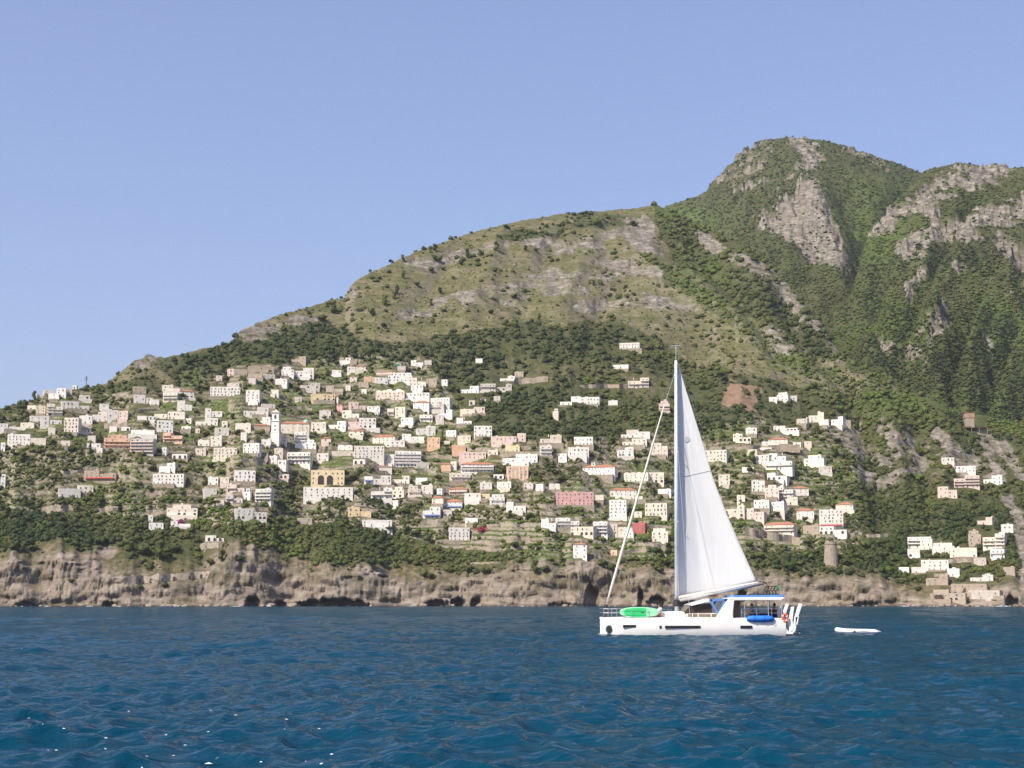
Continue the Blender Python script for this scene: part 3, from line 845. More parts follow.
THINGS = []      # every labelled thing on the shore: (object, px, py, kind, look words)
RECTS = []       # picture-plane footprints, so that trees keep off the fronts
def house(x0, x1, yt, yb, c, rf, tr, name='house'):
    cx = (x0 + x1) / 2
    gx, gy, gz, d = BASES[(x0, x1, yt, yb)]
    sc = math.hypot(d, gz - HC) / F / 1.0
    Wd = (x1 - x0) * sc; H = max(3.0, (yb - yt) * sc * 0.79)
    dep = min(11.0, max(6.0, 0.62 * Wd * rnd.uniform(.8, 1.15)))
    yaw = R(rnd.uniform(-19, 7)) if 'T' not in tr else 0.0
    W = max(0.62 * Wd, (Wd - dep * abs(math.sin(yaw)) * 0.9) / math.cos(yaw))
    az = math.atan2(gx, gy)
    root = empty(name, (gx, gy, gz), -az + yaw)
    RECTS.append((x0, x1, yt, yb))
    wall = MB(); big = Wd > 15
    hw = W / 2; wm = WALL[c]; g0 = -7.0
    rng_ = rnd.random
    nfl = max(1, round(H / 3.15)); tiled = rf == 't'; vaulted = rf == 'v'
    hroof = min(0.24 * min(W, dep), 0.3 * H) if tiled else (0.16 * H if vaulted else 0)
    Hb = H - hroof
    blocks = [(-hw, hw, 0.0, dep, Hb)]
    if rf == 'f' and nfl >= 2 and big and not set(tr) & set('dTnphC') and rng_() < 0.75:
        # stepped massing: one end lower than the other, set back storey
        k = rnd.uniform(0.35, 0.62); lowH = Hb * (nfl - 1) / nfl
        if rng_() < 0.5: blocks = [(-hw, -hw + W * k, 0, dep, Hb), (-hw + W * k, hw, 0.5, dep - .4, lowH)]
        else: blocks = [(-hw, hw - W * k, 0.5, dep - .4, lowH), (hw - W * k, hw, 0, dep, Hb)]
    elif rf == 'f' and nfl >= 3 and not set(tr) & set('dTphC') and rng_() < 0.5:
        lowH = Hb * (nfl - 1) / nfl
        blocks = [(-hw, hw, 0, dep, lowH), (-hw * rnd.uniform(.5, .9), hw * rnd.uniform(.5, .95), 2.2, dep - .3, Hb)]
    roofm = MB()
    for bi, (bx0, bx1, by0, by1, bh) in enumerate(blocks):
        b0 = g0 if not (bi == 1 and by0 == 2.2) else blocks[0][4] - 0.3
        wall.box(bx0, bx1, by0, by1, b0, bh)
        if rf == 'f':   # parapet around the roof slab
            p = 0.28; ph = 0.55
            for q in ((bx0, bx1, by0, by0 + p), (bx0, bx1, by1 - p, by1), (bx0, bx0 + p, by0 + p, by1 - p), (bx1 - p, bx1, by0 + p, by1 - p)):
                wall.box(q[0], q[1], q[2], q[3], bh, bh + ph)
            roofm.box(bx0 + p, bx1 - p, by0 + p, by1 - p, bh - .05, bh + 0.12)
        elif tiled:
            hip(roofm, bx0, bx1, by0, by1, bh + 0.002, hroof)
        else:
            nv = max(1, round((bx1 - bx0) / 6.0)); ww = (bx1 - bx0) / nv
            for k in range(nv): vault(roofm, bx0 + k * ww + 0.02, bx0 + (k + 1) * ww - 0.02, by0 + .05, by1 - .05, bh, hroof)
    if rf == 'f' and W > 9 and rng_() < 0.55 and 'T' not in tr:      # stair head or water tank on the roof
        bx0, bx1, by0, by1, bh = max(blocks, key=lambda q: q[4]); s = rnd.uniform(1.6, 2.8); x = rnd.uniform(bx0 + .5, max(bx0 + .6, bx1 - s - .5))
        if bx1 - bx0 > s + 1.2: wall.box(x, x + s, by1 - s - 1, by1 - 1.0, bh + .1, bh + rnd.uniform(1.4, 2.3))
    if Wd > 8 and rng_() < 0.62 and not set(tr) & set('Th'):          # low annexe or terrace in front, built into the slope
        s = rnd.uniform(.5, 1.35) * W; x = rnd.uniform(-hw, hw - s) if s < W else rnd.uniform(hw - s, -hw); tm_ = MB(); tm_.box(x, x + s, -rnd.uniform(2.0, 3.5), -0.01, g0 - 3, rnd.uniform(-0.3, 0.9)); tm_.build('terrace', STONE if rng_() < .45 else wm, root)
    w_o = wall.build('wall', wm, root)
    r_o = roofm.build('roof', TILE if tiled else (wm if vaulted else ROOFG), root)
    if (tiled or rf == 'f') and rng_() < 0.4 and Wd > 12:
        ch = MB(); x = rnd.uniform(-hw * .6, hw * .6); zt = Hb + hroof * 0.6; ch.box(x - .35, x + .35, dep * .55, dep * .55 + .7, zt - 1.0, zt + 1.5); ch.box(x - .45, x + .45, dep * .55 - .1, dep * .55 + .8, zt + 1.5, zt + 1.62)
        ch.build('chimney', wm, r_o)
    # openings
    si = rnd.choice([0, 0, 1, 2, 3])
    if 'T' in tr:       # two tall arches that swallow the lower floors
        for x in (-W * 0.20, W * 0.07):
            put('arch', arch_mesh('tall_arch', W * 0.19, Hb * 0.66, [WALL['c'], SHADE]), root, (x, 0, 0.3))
        for x in (-0.42, -0.28, -0.05, 0.15, 0.29, 0.43):
            put('window', WIN[2], root, (x * W, 0, Hb * 0.76))
        for z in (0.08, 0.42):
            for x in (-0.43, 0.32, 0.43): put('window', WIN[2], root, (x * W, 0, Hb * z))
        return root, d
    if 'A' in tr:
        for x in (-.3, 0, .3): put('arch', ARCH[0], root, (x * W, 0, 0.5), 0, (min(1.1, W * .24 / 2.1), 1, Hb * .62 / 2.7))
        return root, d
    fh = Hb / nfl
    for (bx0, bx1, by0, by1, bh) in blocks:
        if by0 == 2.2: f0, f1 = nfl - 1, nfl
        else: f0, f1 = 0, max(1, round(bh / fh))
        ww = bx1 - bx0
        pitch = (3.3 if 'd' in tr else 4.0) if 'n' not in tr else 5.2
        nb = max(1, min(9, int(ww / pitch)))
        for fl in range(f0, f1):
            for k in range(nb):
                if rng_() < (0.10 if 'd' in tr else 0.24 if 'n' not in tr else 0.45): continue
                x = bx0 + ww * (k + 0.5 + rnd.uniform(-.16, .16)) / nb; zz = fl * fh + fh * (0.24 + rnd.uniform(-.03, .03))
                kk = min(1.0, fh / 3.3) * 0.86
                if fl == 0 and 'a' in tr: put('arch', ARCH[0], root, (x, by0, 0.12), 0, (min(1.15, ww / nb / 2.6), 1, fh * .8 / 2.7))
                elif fl == 0 and k == nb // 2 and 'n' not in tr: put('door', DOOR, root, (x, by0, 0.15), 0, (kk, 1, kk))
                elif 'b' in tr or 'p' in tr: put('window', WINT[si], root, (x, by0, fl * fh + fh * .1), 0, (kk * 1.25, 1, kk))
                else: put('window', (WIN if rng_() < .7 else WINT)[si if rng_() < .5 else rnd.randrange(4)], root, (x, by0, zz), 0, (kk * rnd.uniform(.75, 1.5), 1, kk * rnd.uniform(.8, 1.1)))
            if ('b' in tr and fl >= 1) or ('h' in tr):
                bm = MB(); a0, a1 = (bx0 + .2, bx1 - .2)
                bm.box(a0, a1, by0 - 1.5, by0 - .003, fl * fh - 0.02, fl * fh + .16)
                bm.box(a0, a1, by0 - 1.5, by0 - 1.38, fl * fh + .16, fl * fh + 1.0)
                for xe in (a0, a1 - .12): bm.box(xe, xe + .12, by0 - 1.38, by0 - .003, fl * fh + .16, fl * fh + 1.0)
                bm.build('balcony', WALL['p'] if 'h' in tr else wm, root)
    # side windows on the faces one could walk round to
    if Wd > 11:
        for sgn in (-1, 1):
            bx = (blocks[0][0], blocks[-1][1])[sgn > 0]; by0 = blocks[0 if sgn < 0 else -1][2]; bh = blocks[0 if sgn < 0 else -1][4]
            if by0 == 2.2: continue
            for fl in range(max(1, round(bh / fh))):
                put('window', WIN[si], root, (bx, dep * 0.42, fl * fh + fh * .28), sgn * math.pi / 2)
    if 'p' in tr:
        for k in range(6):
            pm = MB(); x = -hw + .6 + k * (W - 1.2) / 5; pm.box(x - .4, x + .4, -.35, 0.0, -2, Hb * .96); pm.build('pilaster', WALL['c'], root)
    if 'k' in tr or 'u' in tr:
        am = MB(); z = fh * (0.95 if name != 'seaside_hotel' else 0.42)
        am.add([(-hw * .9, -2.2, z - .5), (hw * .9, -2.2, z - .5), (hw * .9, -.01, z + .5), (-hw * .9, -.01, z + .5), (-hw * .9, -2.2, z - .75), (hw * .9, -2.2, z - .75), (hw * .9, -.01, z + .3), (-hw * .9, -.01, z + .3)],
               [(0, 1, 2, 3), (7, 6, 5, 4), (4, 5, 1, 0), (1, 5, 6, 2), (3, 2, 6, 7), (0, 3, 7, 4)])
        am.build('awning', RED if 'k' in tr else BLUE, root)
    if 'C' in tr:      # copper dome on a drum at the right end, orange nave roof already there
        dm_ = MB(); cxr = hw - 3.2; n = 12
        dm_.tube([(cxr, dep * .5, Hb + hroof * .2), (cxr, dep * .5, Hb + 2.2)], 2.9, n); w2 = dm_.build('drum', WALL['c'], root)
        cp = MB(); cp.tube([(cxr, dep * .5, Hb + 2.2)] + [(cxr, dep * .5, Hb + 2.2 + 2.9 * math.sin(t)) for t in (0.02, .35, .7, 1.05, 1.35, 1.5)], [3.1] + [3.0 * math.cos(t) for t in (0.02, .35, .7, 1.05, 1.35, 1.5)], n)
        cp.build('dome', COPPER, root, True)
        for k in range(2):
            f = MB(); f.box(cxr - 9 - k * 6, cxr - 7 - k * 6, -.3, 0, -1, Hb * .97); f.build('buttress', WALL['c'], root)
    if 'c' in tr:
        cm = MB(); x = -hw * .38; z = H - .4; cm.box(x - 1.9, x + 1.9, dep * .3, dep * .3 + 3.8, Hb - .2, z + 2.6); cm.box(x - 2.2, x + 2.2, dep * .3 - .3, dep * .3 + 4.1, z + 2.6, z + 2.9)
        co = cm.build('cupola', wm, root); put('window', WIN[0], co, (x, dep * .3, z + .5), 0, (1.3, 1, .9))
    if 'M' in tr:
        vm = MB()
        for x in (-hw * .1, hw * .55): vm.tube([(x, dep * .5, Hb)] + [(x, dep * .5, Hb + 3.6 * math.sin(t)) for t in (.05, .4, .8, 1.2, 1.5)], [4.2] + [4.1 * math.cos(t) for t in (.05, .4, .8, 1.2, 1.5)], 14)
        vm.build('dome', wm, root, True)
    return root, d

def parse(l):
    a = l.split(); return [float(v) for v in a[:4]] + a[4:7]
MARKLIST = []
for l in MARKS.strip().splitlines():
    spec, nm, cat, lab, short = [t.strip() for t in l.split('|')]
    v = parse(spec); o, d = house(*v, name=nm)
    tag(o, lab, cat, 'village houses on the slope')
    MARKLIST.append((short, (v[0] + v[1]) / 2, (v[2] + v[3]) / 2))
HLIST = []
for l in HOUSES.strip().splitlines():
    v = parse(l); o, d = house(*v)
    w, h = v[1] - v[0], v[3] - v[2]
    size = 'small' if w < 11 else ('wide' if w > 19 else ('tall' if h > w * 0.85 else ''))
    rfw = {'f': 'flat-roofed', 't': 'red-roofed', 'v': 'vaulted'}[v[5]]
    ext = ' with arches' if 'a' in v[6] else ' with balconies' if 'b' in v[6] else ' with blue awning' if 'u' in v[6] else ''
    tag(o, None, 'house', 'village houses on the slope')
    HLIST.append((o, (v[0] + v[1]) / 2, (v[2] + v[3]) / 2, ' '.join(t for t in (size, CNAME[v[4]], rfw, 'house' + ext) if t)))

# ---------------------------------------------------------------- towers and other single structures
def bell_tower():
    x0, x1, yt, yb = 271, 278.5, 411, 443
    gx, gy, gz, d = BASES[(x0, x1, yt, yb)]; s = d / F; w = (x1 - x0) * s / 2; h = (yb - yt) * s
    o = empty('bell_tower', (gx, gy, gz), -math.atan2(gx, gy) + R(-12)); RECTS.append((x0, x1, yt, yb))
    m = MB(); m.box(-w * 1.12, w * 1.12, -w * .12, 2 * w * 1.06, -8, h * .3); m.box(-w, w, 0, 2 * w, h * .3, h * .66); m.box(-w * .92, w * .92, .08 * w, 1.92 * w, h * .66, h * .93)
    m.build('shaft', WALL['w'], o)
    for z in (.3, .66, .93): m = MB(); m.box(-w * 1.16, w * 1.16, -.18 * w, 2.16 * w, h * z - .2, h * z + .35); m.build('cornice', FRAME, o)
    m = MB(); m.add([(-w, 0, h * .94), (w, 0, h * .94), (w, 2 * w, h * .94), (-w, 2 * w, h * .94), (0, w, h * 1.03)], [(0, 1, 4), (1, 2, 4), (2, 3, 4), (3, 0, 4), (3, 2, 1, 0)]); m.build('roof', ROOFG, o)
    put('belfry_opening', ARCH[1], o, (0, .08 * w, h * .72), 0, (1.3, 1, 1.75)); put('belfry_opening', ARCH[1], o, (w * .92, w, h * .72), math.pi / 2, (1.3, 1, 1.75)); put('belfry_opening', ARCH[1], o, (-w * .92, w, h * .72), -math.pi / 2, (1.3, 1, 1.75))
    put('window', WIN[0], o, (0, 0, h * .48)); put('window', WIN[0], o, (0, 0, h * .36))
    tag(o, 'tall slender white bell tower with dark belfry opening beside the cream church', 'bell tower'); MARKLIST.append(('the white bell tower', 275, 427))
bell_tower()
def watch_tower():
    x0, x1, yt, yb = 824.5, 838, 543, 566
    gx, gy, gz, d = BASES[(x0, x1, yt, yb)]; s = d / F; w = (x1 - x0) * s / 2; h = (yb - yt) * s
    o = empty('watchtower', (gx, gy, gz), -math.atan2(gx, gy)); RECTS.append((x0, x1, yt, yb))
    m = MB(); n = 18; ks = [(-8, 1.25), (0, 1.08), (h * .5, .98), (h * .86, .86), (h * .88, .92), (h * .93, .92), (h * .935, .84), (h, .83)]
    m.tube([(0, w, z) for z, _ in ks], [w * r for _, r in ks], n); m.build('shaft', STONE, o)
    put('window', WIN[0], o, (0, w * .08, h * .62), 0, (1, 1, .9)); put('window', WIN[0], o, (-w * .55, w * .3, h * .35), -.6, (.8, 1, .7))
    for k in range(9):
        t = 2 * math.pi * k / 9; cx, cy = .74 * w * math.cos(t), w + .74 * w * math.sin(t); m = MB(); m.box(cx - .55, cx + .55, cy - .4, cy + .4, h - .1, h + .9); m.build('merlon', STONE, o)
    tag(o, 'round tapering stone watchtower on the headland above the sea', 'watchtower'); MARKLIST.append(('the stone watchtower', 831, 553))
watch_tower()
def brick_tower():
    gx, gy, gz, d = BASES[(965, 975, 413, 427)]; s = d / F; w = 4.2 * s; h = 13.5 * s
    o = empty('brick_tower', (gx, gy, gz), -math.atan2(gx, gy) + R(10)); RECTS.append((962, 987, 413, 431))
    BR = plain('orange_brick', (0.36, 0.22, 0.15), 0.9, 0.25, 0.7)
    m = MB(); m.box(-w, w, 0, 2 * w, -5, h * .62); m.build('shaft', STONE, o)
    m = MB(); m.box(-w * 1.1, w * 1.1, -.1 * w, 2.1 * w, h * .62, h); m.build('top_storey', BR, o)
    m = MB(); m.box(-w * 1.25, w * 1.25, -.25 * w, 2.25 * w, h, h + .4); m.build('roof', TILE, o)
    put('window', WIN[0], o, (0, -.1 * w, h * .74)); put('window', WIN[2], o, (0, 0, h * .3))
    tag(o, 'square orange brick tower on the wooded spur, over a dark terrace', 'tower'); MARKLIST.append(('the orange brick tower', 970, 419))
    gx, gy, gz, d = BASES[(963, 987, 424, 432)]; o = empty('terrace_canopy', (gx, gy, gz), -math.atan2(gx, gy))
    m = MB(); m.box(-11 * s, 12 * s, 0, 6, 4.2, 4.5); m.build('roof', WOODM, o)
    for x in (-10.5, -3, 4, 11.5): m = MB(); m.box(x * s - .2, x * s + .2, .1, .5, -4, 4.2); m.build('post', STONE, o)
    m = MB(); m.box(-11 * s, 12 * s, 6, 6.4, -3, 4.2); m.build('wall', STONE, o)
    tag(o, 'dark flat terrace canopy at the foot of the orange brick tower', 'canopy')
brick_tower()
def shed():
    gx, gy, gz, d = BASES[(393, 400, 364, 369)]; s = d / F
    o = empty('netted_shed', (gx, gy, gz), -math.atan2(gx, gy)); m = MB(); m.box(-3.3 * s, 3.3 * s, 0, 5, -3, 2.6); m.build('frame', WOODM, o)
    m = MB(); vault(m, -3.7 * s, 3.7 * s, -.3, 5.3, 2.62, 2.0); m.build('cover', GREENC, o); tag(o, 'shed under bright green netting near the upper wood', 'shed'); MARKLIST.append(('the green-netted shed', 396, 366))
shed()
def mast_pole():
    gx, gy, gz, d = ground(86, 388); s = d / F
    o = empty('antenna_pole', (gx, gy, gz)); m = MB(); m.tube([(0, 0, -2), (0, 0, 12 * s)], [.5, .3], 8); m.build('pole', WOODM, o)
    m = MB(); m.box(-.8, .8, -.5, .5, 7 * s, 11 * s); m.build('aerial', SHUT[3], o); tag(o, 'thin dark antenna pole standing on the left skyline', 'antenna')
mast_pole()
def chapel_spire():
    gx, gy, gz, d = ground(337, 408); s = d / F
    o = empty('thin_spire', (gx, gy + 3, gz)); m = MB(); m.box(-.9, .9, -.9, .9, -2, 11 * s); m.build('shaft', WALL['w'], o); m = MB()
    m.add([(-1, -1, 11 * s), (1, -1, 11 * s), (1, 1, 11 * s), (-1, 1, 11 * s), (0, 0, 15 * s)], [(0, 1, 4), (1, 2, 4), (2, 3, 4), (3, 0, 4), (3, 2, 1, 0)]); m.build('cap', TILE, o)
    tag(o, 'thin pale spire over the small pink house', 'spire')
chapel_spire()

# ---------------------------------------------------------------- retaining walls and roads cut along the slope
WALLS = [(42, 511, 72, 509, 3), (12, 497, 50, 495, 2), (97, 512, 128, 510, 3), (104, 429, 127, 429, 5), (112, 397, 128, 396, 3), (145, 498, 165, 497, 4), (146, 514, 163, 513, 3), (200, 550, 222, 549, 6), (124, 586, 213, 578, 7), (485, 528, 536, 527, 3),
    (420, 527, 441, 526, 5), (480, 544, 500, 543, 2.5), (466, 550, 495, 550, 2), (506, 541, 548, 541, 2), (470, 565, 501, 564, 2), (514, 385, 548, 383, 6), (569, 390, 627, 388, 4), (612, 557, 646, 551, 3), (745, 536, 800, 546, 8), (865, 539, 888, 537, 3),
    (702, 451, 800, 448, 3), (688, 447, 706, 448, 4), (949, 564, 986, 562, 4), (118, 478, 150, 486, 3), (420, 459, 452, 460, 3), (185, 495, 205, 494, 2.5), (290, 410, 312, 411, 3), (380, 403, 400, 404, 2.5), (318, 472, 360, 470, 2.5), (230, 464, 268, 462, 3),
    (140, 412, 160, 411, 2), (352, 500, 362, 501, 3), (300, 507, 318, 508, 2), (402, 503, 424, 503, 2.5), (405, 474, 436, 474, 3), (545, 512, 560, 511, 2), (640, 545, 668, 549, 2.5), (752, 475, 766, 476, 2), (700, 499, 722, 500, 3), (840, 538, 862, 536, 3), (934, 577, 948, 577, 3), (930, 601, 966, 599, 6), (990, 600, 1015, 600, 4), (60, 474, 84, 476, 2.5), (265, 372, 282, 374, 2.5), (440, 424, 456, 426, 2)]
WLIST = []
for (x0, y0, x1, y1, hp) in WALLS:
    n = max(2, int((x1 - x0) / 4) + 1); pts = []
    for k in range(n + 1):
        t = k / n; pts.append(ground(x0 + (x1 - x0) * t, y0 + (y1 - y0) * t))
    dm_ = sorted(p[3] for p in pts)[len(pts) // 2]
    P = []
    for k, p in enumerate(pts):
        d = dm_ + max(-12, min(12, p[3] - dm_)); f = d / p[3]
        z = HC + (p[2] - HC) * f
        P.append((p[0] * f, p[1] * f, z))
    h = hp * dm_ / F; m = MB(); vs = []; fs = []
    for k, p in enumerate(P):
        r = math.hypot(p[0], p[1]); nx, ny = p[0] / r, p[1] / r
        jit = (rnd.random() - .5) * .35
        vs += [(p[0], p[1], p[2] - 5), (p[0] + nx * .15 * h, p[1] + ny * .15 * h, p[2] + h + jit), (p[0] + nx * (.15 * h + .8), p[1] + ny * (.15 * h + .8), p[2] + h + jit), (p[0] + nx * (.15 * h + .8), p[1] + ny * (.15 * h + .8), p[2] - 5)]
        if k:
            b = 4 * k; fs += [(b - 4, b, b + 1, b - 3), (b - 3, b + 1, b + 2, b - 2), (b - 2, b + 2, b + 3, b - 1)]
    fs += [(0, 1, 2, 3), tuple(4 * len(P) - 4 + q for q in (3, 2, 1, 0))]
    m.add(vs, fs)
    o = m.build('retaining_wall', STONE); tag(o, None, 'wall', 'retaining walls on the slope', 'thing')
    WLIST.append((o, (x0 + x1) / 2, (y0 + y1) / 2, ('long ' if x1 - x0 > 34 else 'short ' if x1 - x0 < 20 else '') + 'stone retaining wall'))
    if (x0, y0) in ((745, 536), (930, 601), (124, 586)):
        kk = {745: [757, 765, 782], 930: [936, 942, 948, 955], 124: [140, 152, 164, 176, 188, 200]}[x0]
        for xx in kk:
            i = min(len(P) - 1, max(0, round((xx - x0) / (x1 - x0) * n))); p = P[i]; r = math.hypot(p[0], p[1])
            s_ = 1.5 if x0 != 124 else .8
            a = link('arch', arch_mesh('wall_arch', 3.0 * s_, min(h * .85, 4.4 * s_), [STONE, SHADE], .1)); a.location = (p[0] - p[0] / r * .1, p[1] - p[1] / r * .1, p[2] + .1); a.rotation_euler = (0, 0, -math.atan2(p[0], p[1])); a.parent = o
# ================================================================ woods, scrub and single trees
def leaf_mat(name, cols):
    m, nt, b = mat(name)
    a = N(nt, 'ShaderNodeAttribute'); a.attribute_name = 'tint'
    oi = N(nt, 'ShaderNodeObjectInfo')
    f = mth(nt, 'FRACT', mth(nt, 'ADD', a.outputs['Fac'], oi.outputs['Random']))
    r = ramp(nt, cols); L(nt, f, r.inputs[0])
    geo = N(nt, 'ShaderNodeNewGeometry')
    n = noise(nt, 0.6, 3, 0.6, geo.outputs['Position'])
    v = ramp(nt, [(0.3, (0.72, 0.72, 0.72)), (0.7, (1.15, 1.15, 1.1))]); L(nt, n, v.inputs[0])
    col = mixc(nt, 1.0, r.outputs[0], v.outputs[0], 'MULTIPLY')
    L(nt, col, b.inputs['Base Color']); b.inputs['Roughness'].default_value = 0.75; b.inputs['Specular IOR Level'].default_value = 0.2
    tr = N(nt, 'ShaderNodeBsdfTranslucent'); L(nt, col, tr.inputs['Color'])
    mx = N(nt, 'ShaderNodeMixShader'); mx.inputs[0].default_value = 0.22
    L(nt, b.outputs[0], mx.inputs[1]); L(nt, tr.outputs[0], mx.inputs[2]); L(nt, mx.outputs[0], nt.nodes['Material Output'].inputs[0])
    return m
LEAF = leaf_mat('foliage', [(0.0, (0.034, 0.055, 0.020)), (0.25, (0.062, 0.082, 0.024)), (0.5, (0.090, 0.111, 0.028)), (0.68, (0.120, 0.124, 0.042)), (0.84, (0.108, 0.166, 0.026)), (1.0, (0.040, 0.060, 0.022))])
BARK = plain('bark', (0.11, 0.085, 0.06), 0.9, 0.3, 1.0)

def ico(sub):
    t = (1 + 5 ** .5) / 2
    v = [np.array(p, float) / math.hypot(1, t) for p in [(-1, t, 0), (1, t, 0), (-1, -t, 0), (1, -t, 0), (0, -1, t), (0, 1, t), (0, -1, -t), (0, 1, -t), (t, 0, -1), (t, 0, 1), (-t, 0, -1), (-t, 0, 1)]]
    f = [(0, 11, 5), (0, 5, 1), (0, 1, 7), (0, 7, 10), (0, 10, 11), (1, 5, 9), (5, 11, 4), (11, 10, 2), (10, 7, 6), (7, 1, 8), (3, 9, 4), (3, 4, 2), (3, 2, 6), (3, 6, 8), (3, 8, 9), (4, 9, 5), (2, 4, 11), (6, 2, 10), (8, 6, 7), (9, 8, 1)]
    for _ in range(sub):
        mid = {}; nf = []
        def mp(a, b):
            k = (min(a, b), max(a, b))
            if k not in mid:
                p = v[a] + v[b]; v.append(p / np.linalg.norm(p)); mid[k] = len(v) - 1
            return mid[k]
        for a, b, c in f:
            x, y, z = mp(a, b), mp(b, c), mp(c, a); nf += [(a, x, z), (b, y, x), (c, z, y), (x, y, z)]
        f = nf
    return np.array(v), np.array(f)
def bush_proto(seed, sub, ncard, flat=0.8, core=0.8):
    g = np.random.default_rng(seed)
    v, f = ico(sub)
    v = v * core * (0.72 + 0.62 * g.random((len(v), 1)))
    v[:, 2] = np.maximum(v[:, 2], -0.35) * flat + 0.35
    P = [v]; FF = [f]; n = len(v)
    for k in range(ncard):
        d = g.normal(size=3); d /= np.linalg.norm(d); d[2] = abs(d[2]) * 1.1 - 0.25
        c = d * (0.75 + 0.4 * g.random()); c[2] = c[2] * flat + 0.35
        a = g.normal(size=3); a /= np.linalg.norm(a); b = np.cross(a, g.normal(size=3)); b /= np.linalg.norm(b)
        s = 0.16 + 0.2 * g.random()
        P.append(np.array([c + a * s, c - a * s * .6 + b * s * .8, c - a * s * .6 - b * s * .8])); FF.append(np.array([[n, n + 1, n + 2]])); n += 3
    return np.concatenate(P), np.concatenate(FF)
def scatter(name, protos, pos, rad, tint_, hscale):
    V = []; FA = []; T = []; base = 0
    which = rng.integers(0, len(protos), len(pos))
    for k, (pv, pf) in enumerate(protos):
        s = which == k; P = pos[s]; r = rad[s]; n = len(P)
        if not n: continue
        th = rng.random(n) * 2 * math.pi; c, sn = np.cos(th), np.sin(th)
        x = pv[None, :, 0] * c[:, None] - pv[None, :, 1] * sn[:, None]; y = pv[None, :, 0] * sn[:, None] + pv[None, :, 1] * c[:, None]
        z = np.broadcast_to(pv[None, :, 2], x.shape)
        W = np.stack([x * r[:, None], y * r[:, None], z * (r * hscale[s])[:, None]], -1) + P[:, None, :]
        V.append(W.reshape(-1, 3)); FA.append((pf[None] + (base + np.arange(n) * len(pv))[:, None, None]).reshape(-1, 3)); T.append(np.repeat(tint_[s], len(pv))); base += n * len(pv)
    me = big_mesh(name, np.concatenate(V), np.concatenate(FA), [LEAF], False, dict(tint=np.concatenate(T)))
    return tag(link(name, me), kind='stuff')

# cell footprints in steradian-like pixel units, and what faces the water
gpx, gpy = project(X, Y, Z)
vis = EG >= np.maximum.accumulate(EG, axis=1) - 0.0012
ca = np.zeros(gpx.shape)
ca[:-1, :-1] = np.abs((gpx[1:, :-1] - gpx[:-1, :-1]) * (gpy[:-1, 1:] - gpy[:-1, :-1]) - (gpx[:-1, 1:] - gpx[:-1, :-1]) * (gpy[1:, :-1] - gpy[:-1, :-1]))
wa = np.zeros(gpx.shape); wa[:-1, :-1] = (D[1:, :-1] * (AZ[1] - AZ[0])) * np.diff(DS)[None, :]
frame = (gpx > -110) & (gpx < 1134)
keep = np.ones(gpx.shape)
for (x0, x1, yt, yb) in RECTS:
    i0 = int((ang(x0 - 1.2, 500)[0] - AZ[0]) / (AZ[1] - AZ[0])); i1 = int((ang(x1 + 1.2, 500)[0] - AZ[0]) / (AZ[1] - AZ[0])) + 2
    i0, i1 = max(0, i0), min(NA, i1)
    if i1 <= i0: continue
    s = (gpx[i0:i1] > x0 - 1.2) & (gpx[i0:i1] < x1 + 1.2) & (gpy[i0:i1] > yt - 0.5) & (gpy[i0:i1] < yb + 2.6)
    keep[i0:i1][s] = 0
for (x0, y0, x1, y1, hp) in WALLS:
    i0 = max(0, int((ang(x0, 500)[0] - AZ[0]) / (AZ[1] - AZ[0]))); i1 = min(NA, int((ang(x1, 500)[0] - AZ[0]) / (AZ[1] - AZ[0])) + 2)
    ly = y0 + (y1 - y0) * np.clip((gpx[i0:i1] - x0) / (x1 - x0), 0, 1)
    keep[i0:i1][(gpy[i0:i1] > ly - hp) & (gpy[i0:i1] < ly + 3.5)] = 0
clump = fbm(X / 28, Y / 28, 101, 4); clump2 = fbm(X / 90, Y / 90, 103, 3)
dens = wood * keep * sstep(0.32, 0.56, clump * 0.62 + clump2 * 0.38 + (wood - 0.5) * 0.36)
spec = fbm(X / 130, Y / 130, 105, 5, .6)
def pick(mask, n_per, extra=0.0):
    w = (ca * vis + wa * extra) * mask * frame
    n = int(w.sum() * n_per)
    p = (w / w.sum()).ravel()
    idx = np.minimum(np.searchsorted(np.cumsum(p), rng.random(n)), p.size - 1)
    i, j = np.unravel_index(idx, w.shape)
    i2 = np.minimum(i + 1, NA - 1); j2 = np.minimum(j + 1, ND - 1)
    a, b = rng.random(n), rng.random(n)
    lerp = lambda Q: (Q[i, j] * (1 - a) + Q[i2, j] * a) * (1 - b) + (Q[i, j2] * (1 - a) + Q[i2, j2] * a) * b
    return np.stack([lerp(X), lerp(Y), lerp(Z)], -1), i, j
NEAR = [bush_proto(200 + k, 1, 26) for k in range(7)]
FARP = [bush_proto(300 + k, 0, 14, 0.75, 0.9) for k in range(6)]
pos, i, j = pick(dens * (layer == 0) * (1 + .5 * (gpy > 500)), 0.17, 0.002)
r = (1.1 + 3.4 * rng.random(len(pos)) ** 2.4) * (0.8 + 0.5 * sstep(1500, 2200, pos[:, 1])) * np.where(dry[i, j] > 0.4, .75, 1) * np.where((vil[i, j] > .5), .8, 1) * np.where(coast[i, j] > .5, .55, 1)
tn = np.clip(0.10 + 0.12 * vil[i, j] + 0.75 * sstep(0.3, 0.7, spec[i, j]) + 0.30 * (rng.random(len(pos)) - 0.35) + 0.24 * np.clip(lush[i, j], 0, 1), 0, 0.86)
scatter('woodland', NEAR, pos - np.array([0, 0, .3]), r, tn, 0.9 + 0.5 * rng.random(len(pos)))
pos2, i, j = pick(dens * (layer > 0), 0.31, 0.0005)
r2 = 1.3 + 2.2 * rng.random(len(pos2)) ** 2.4
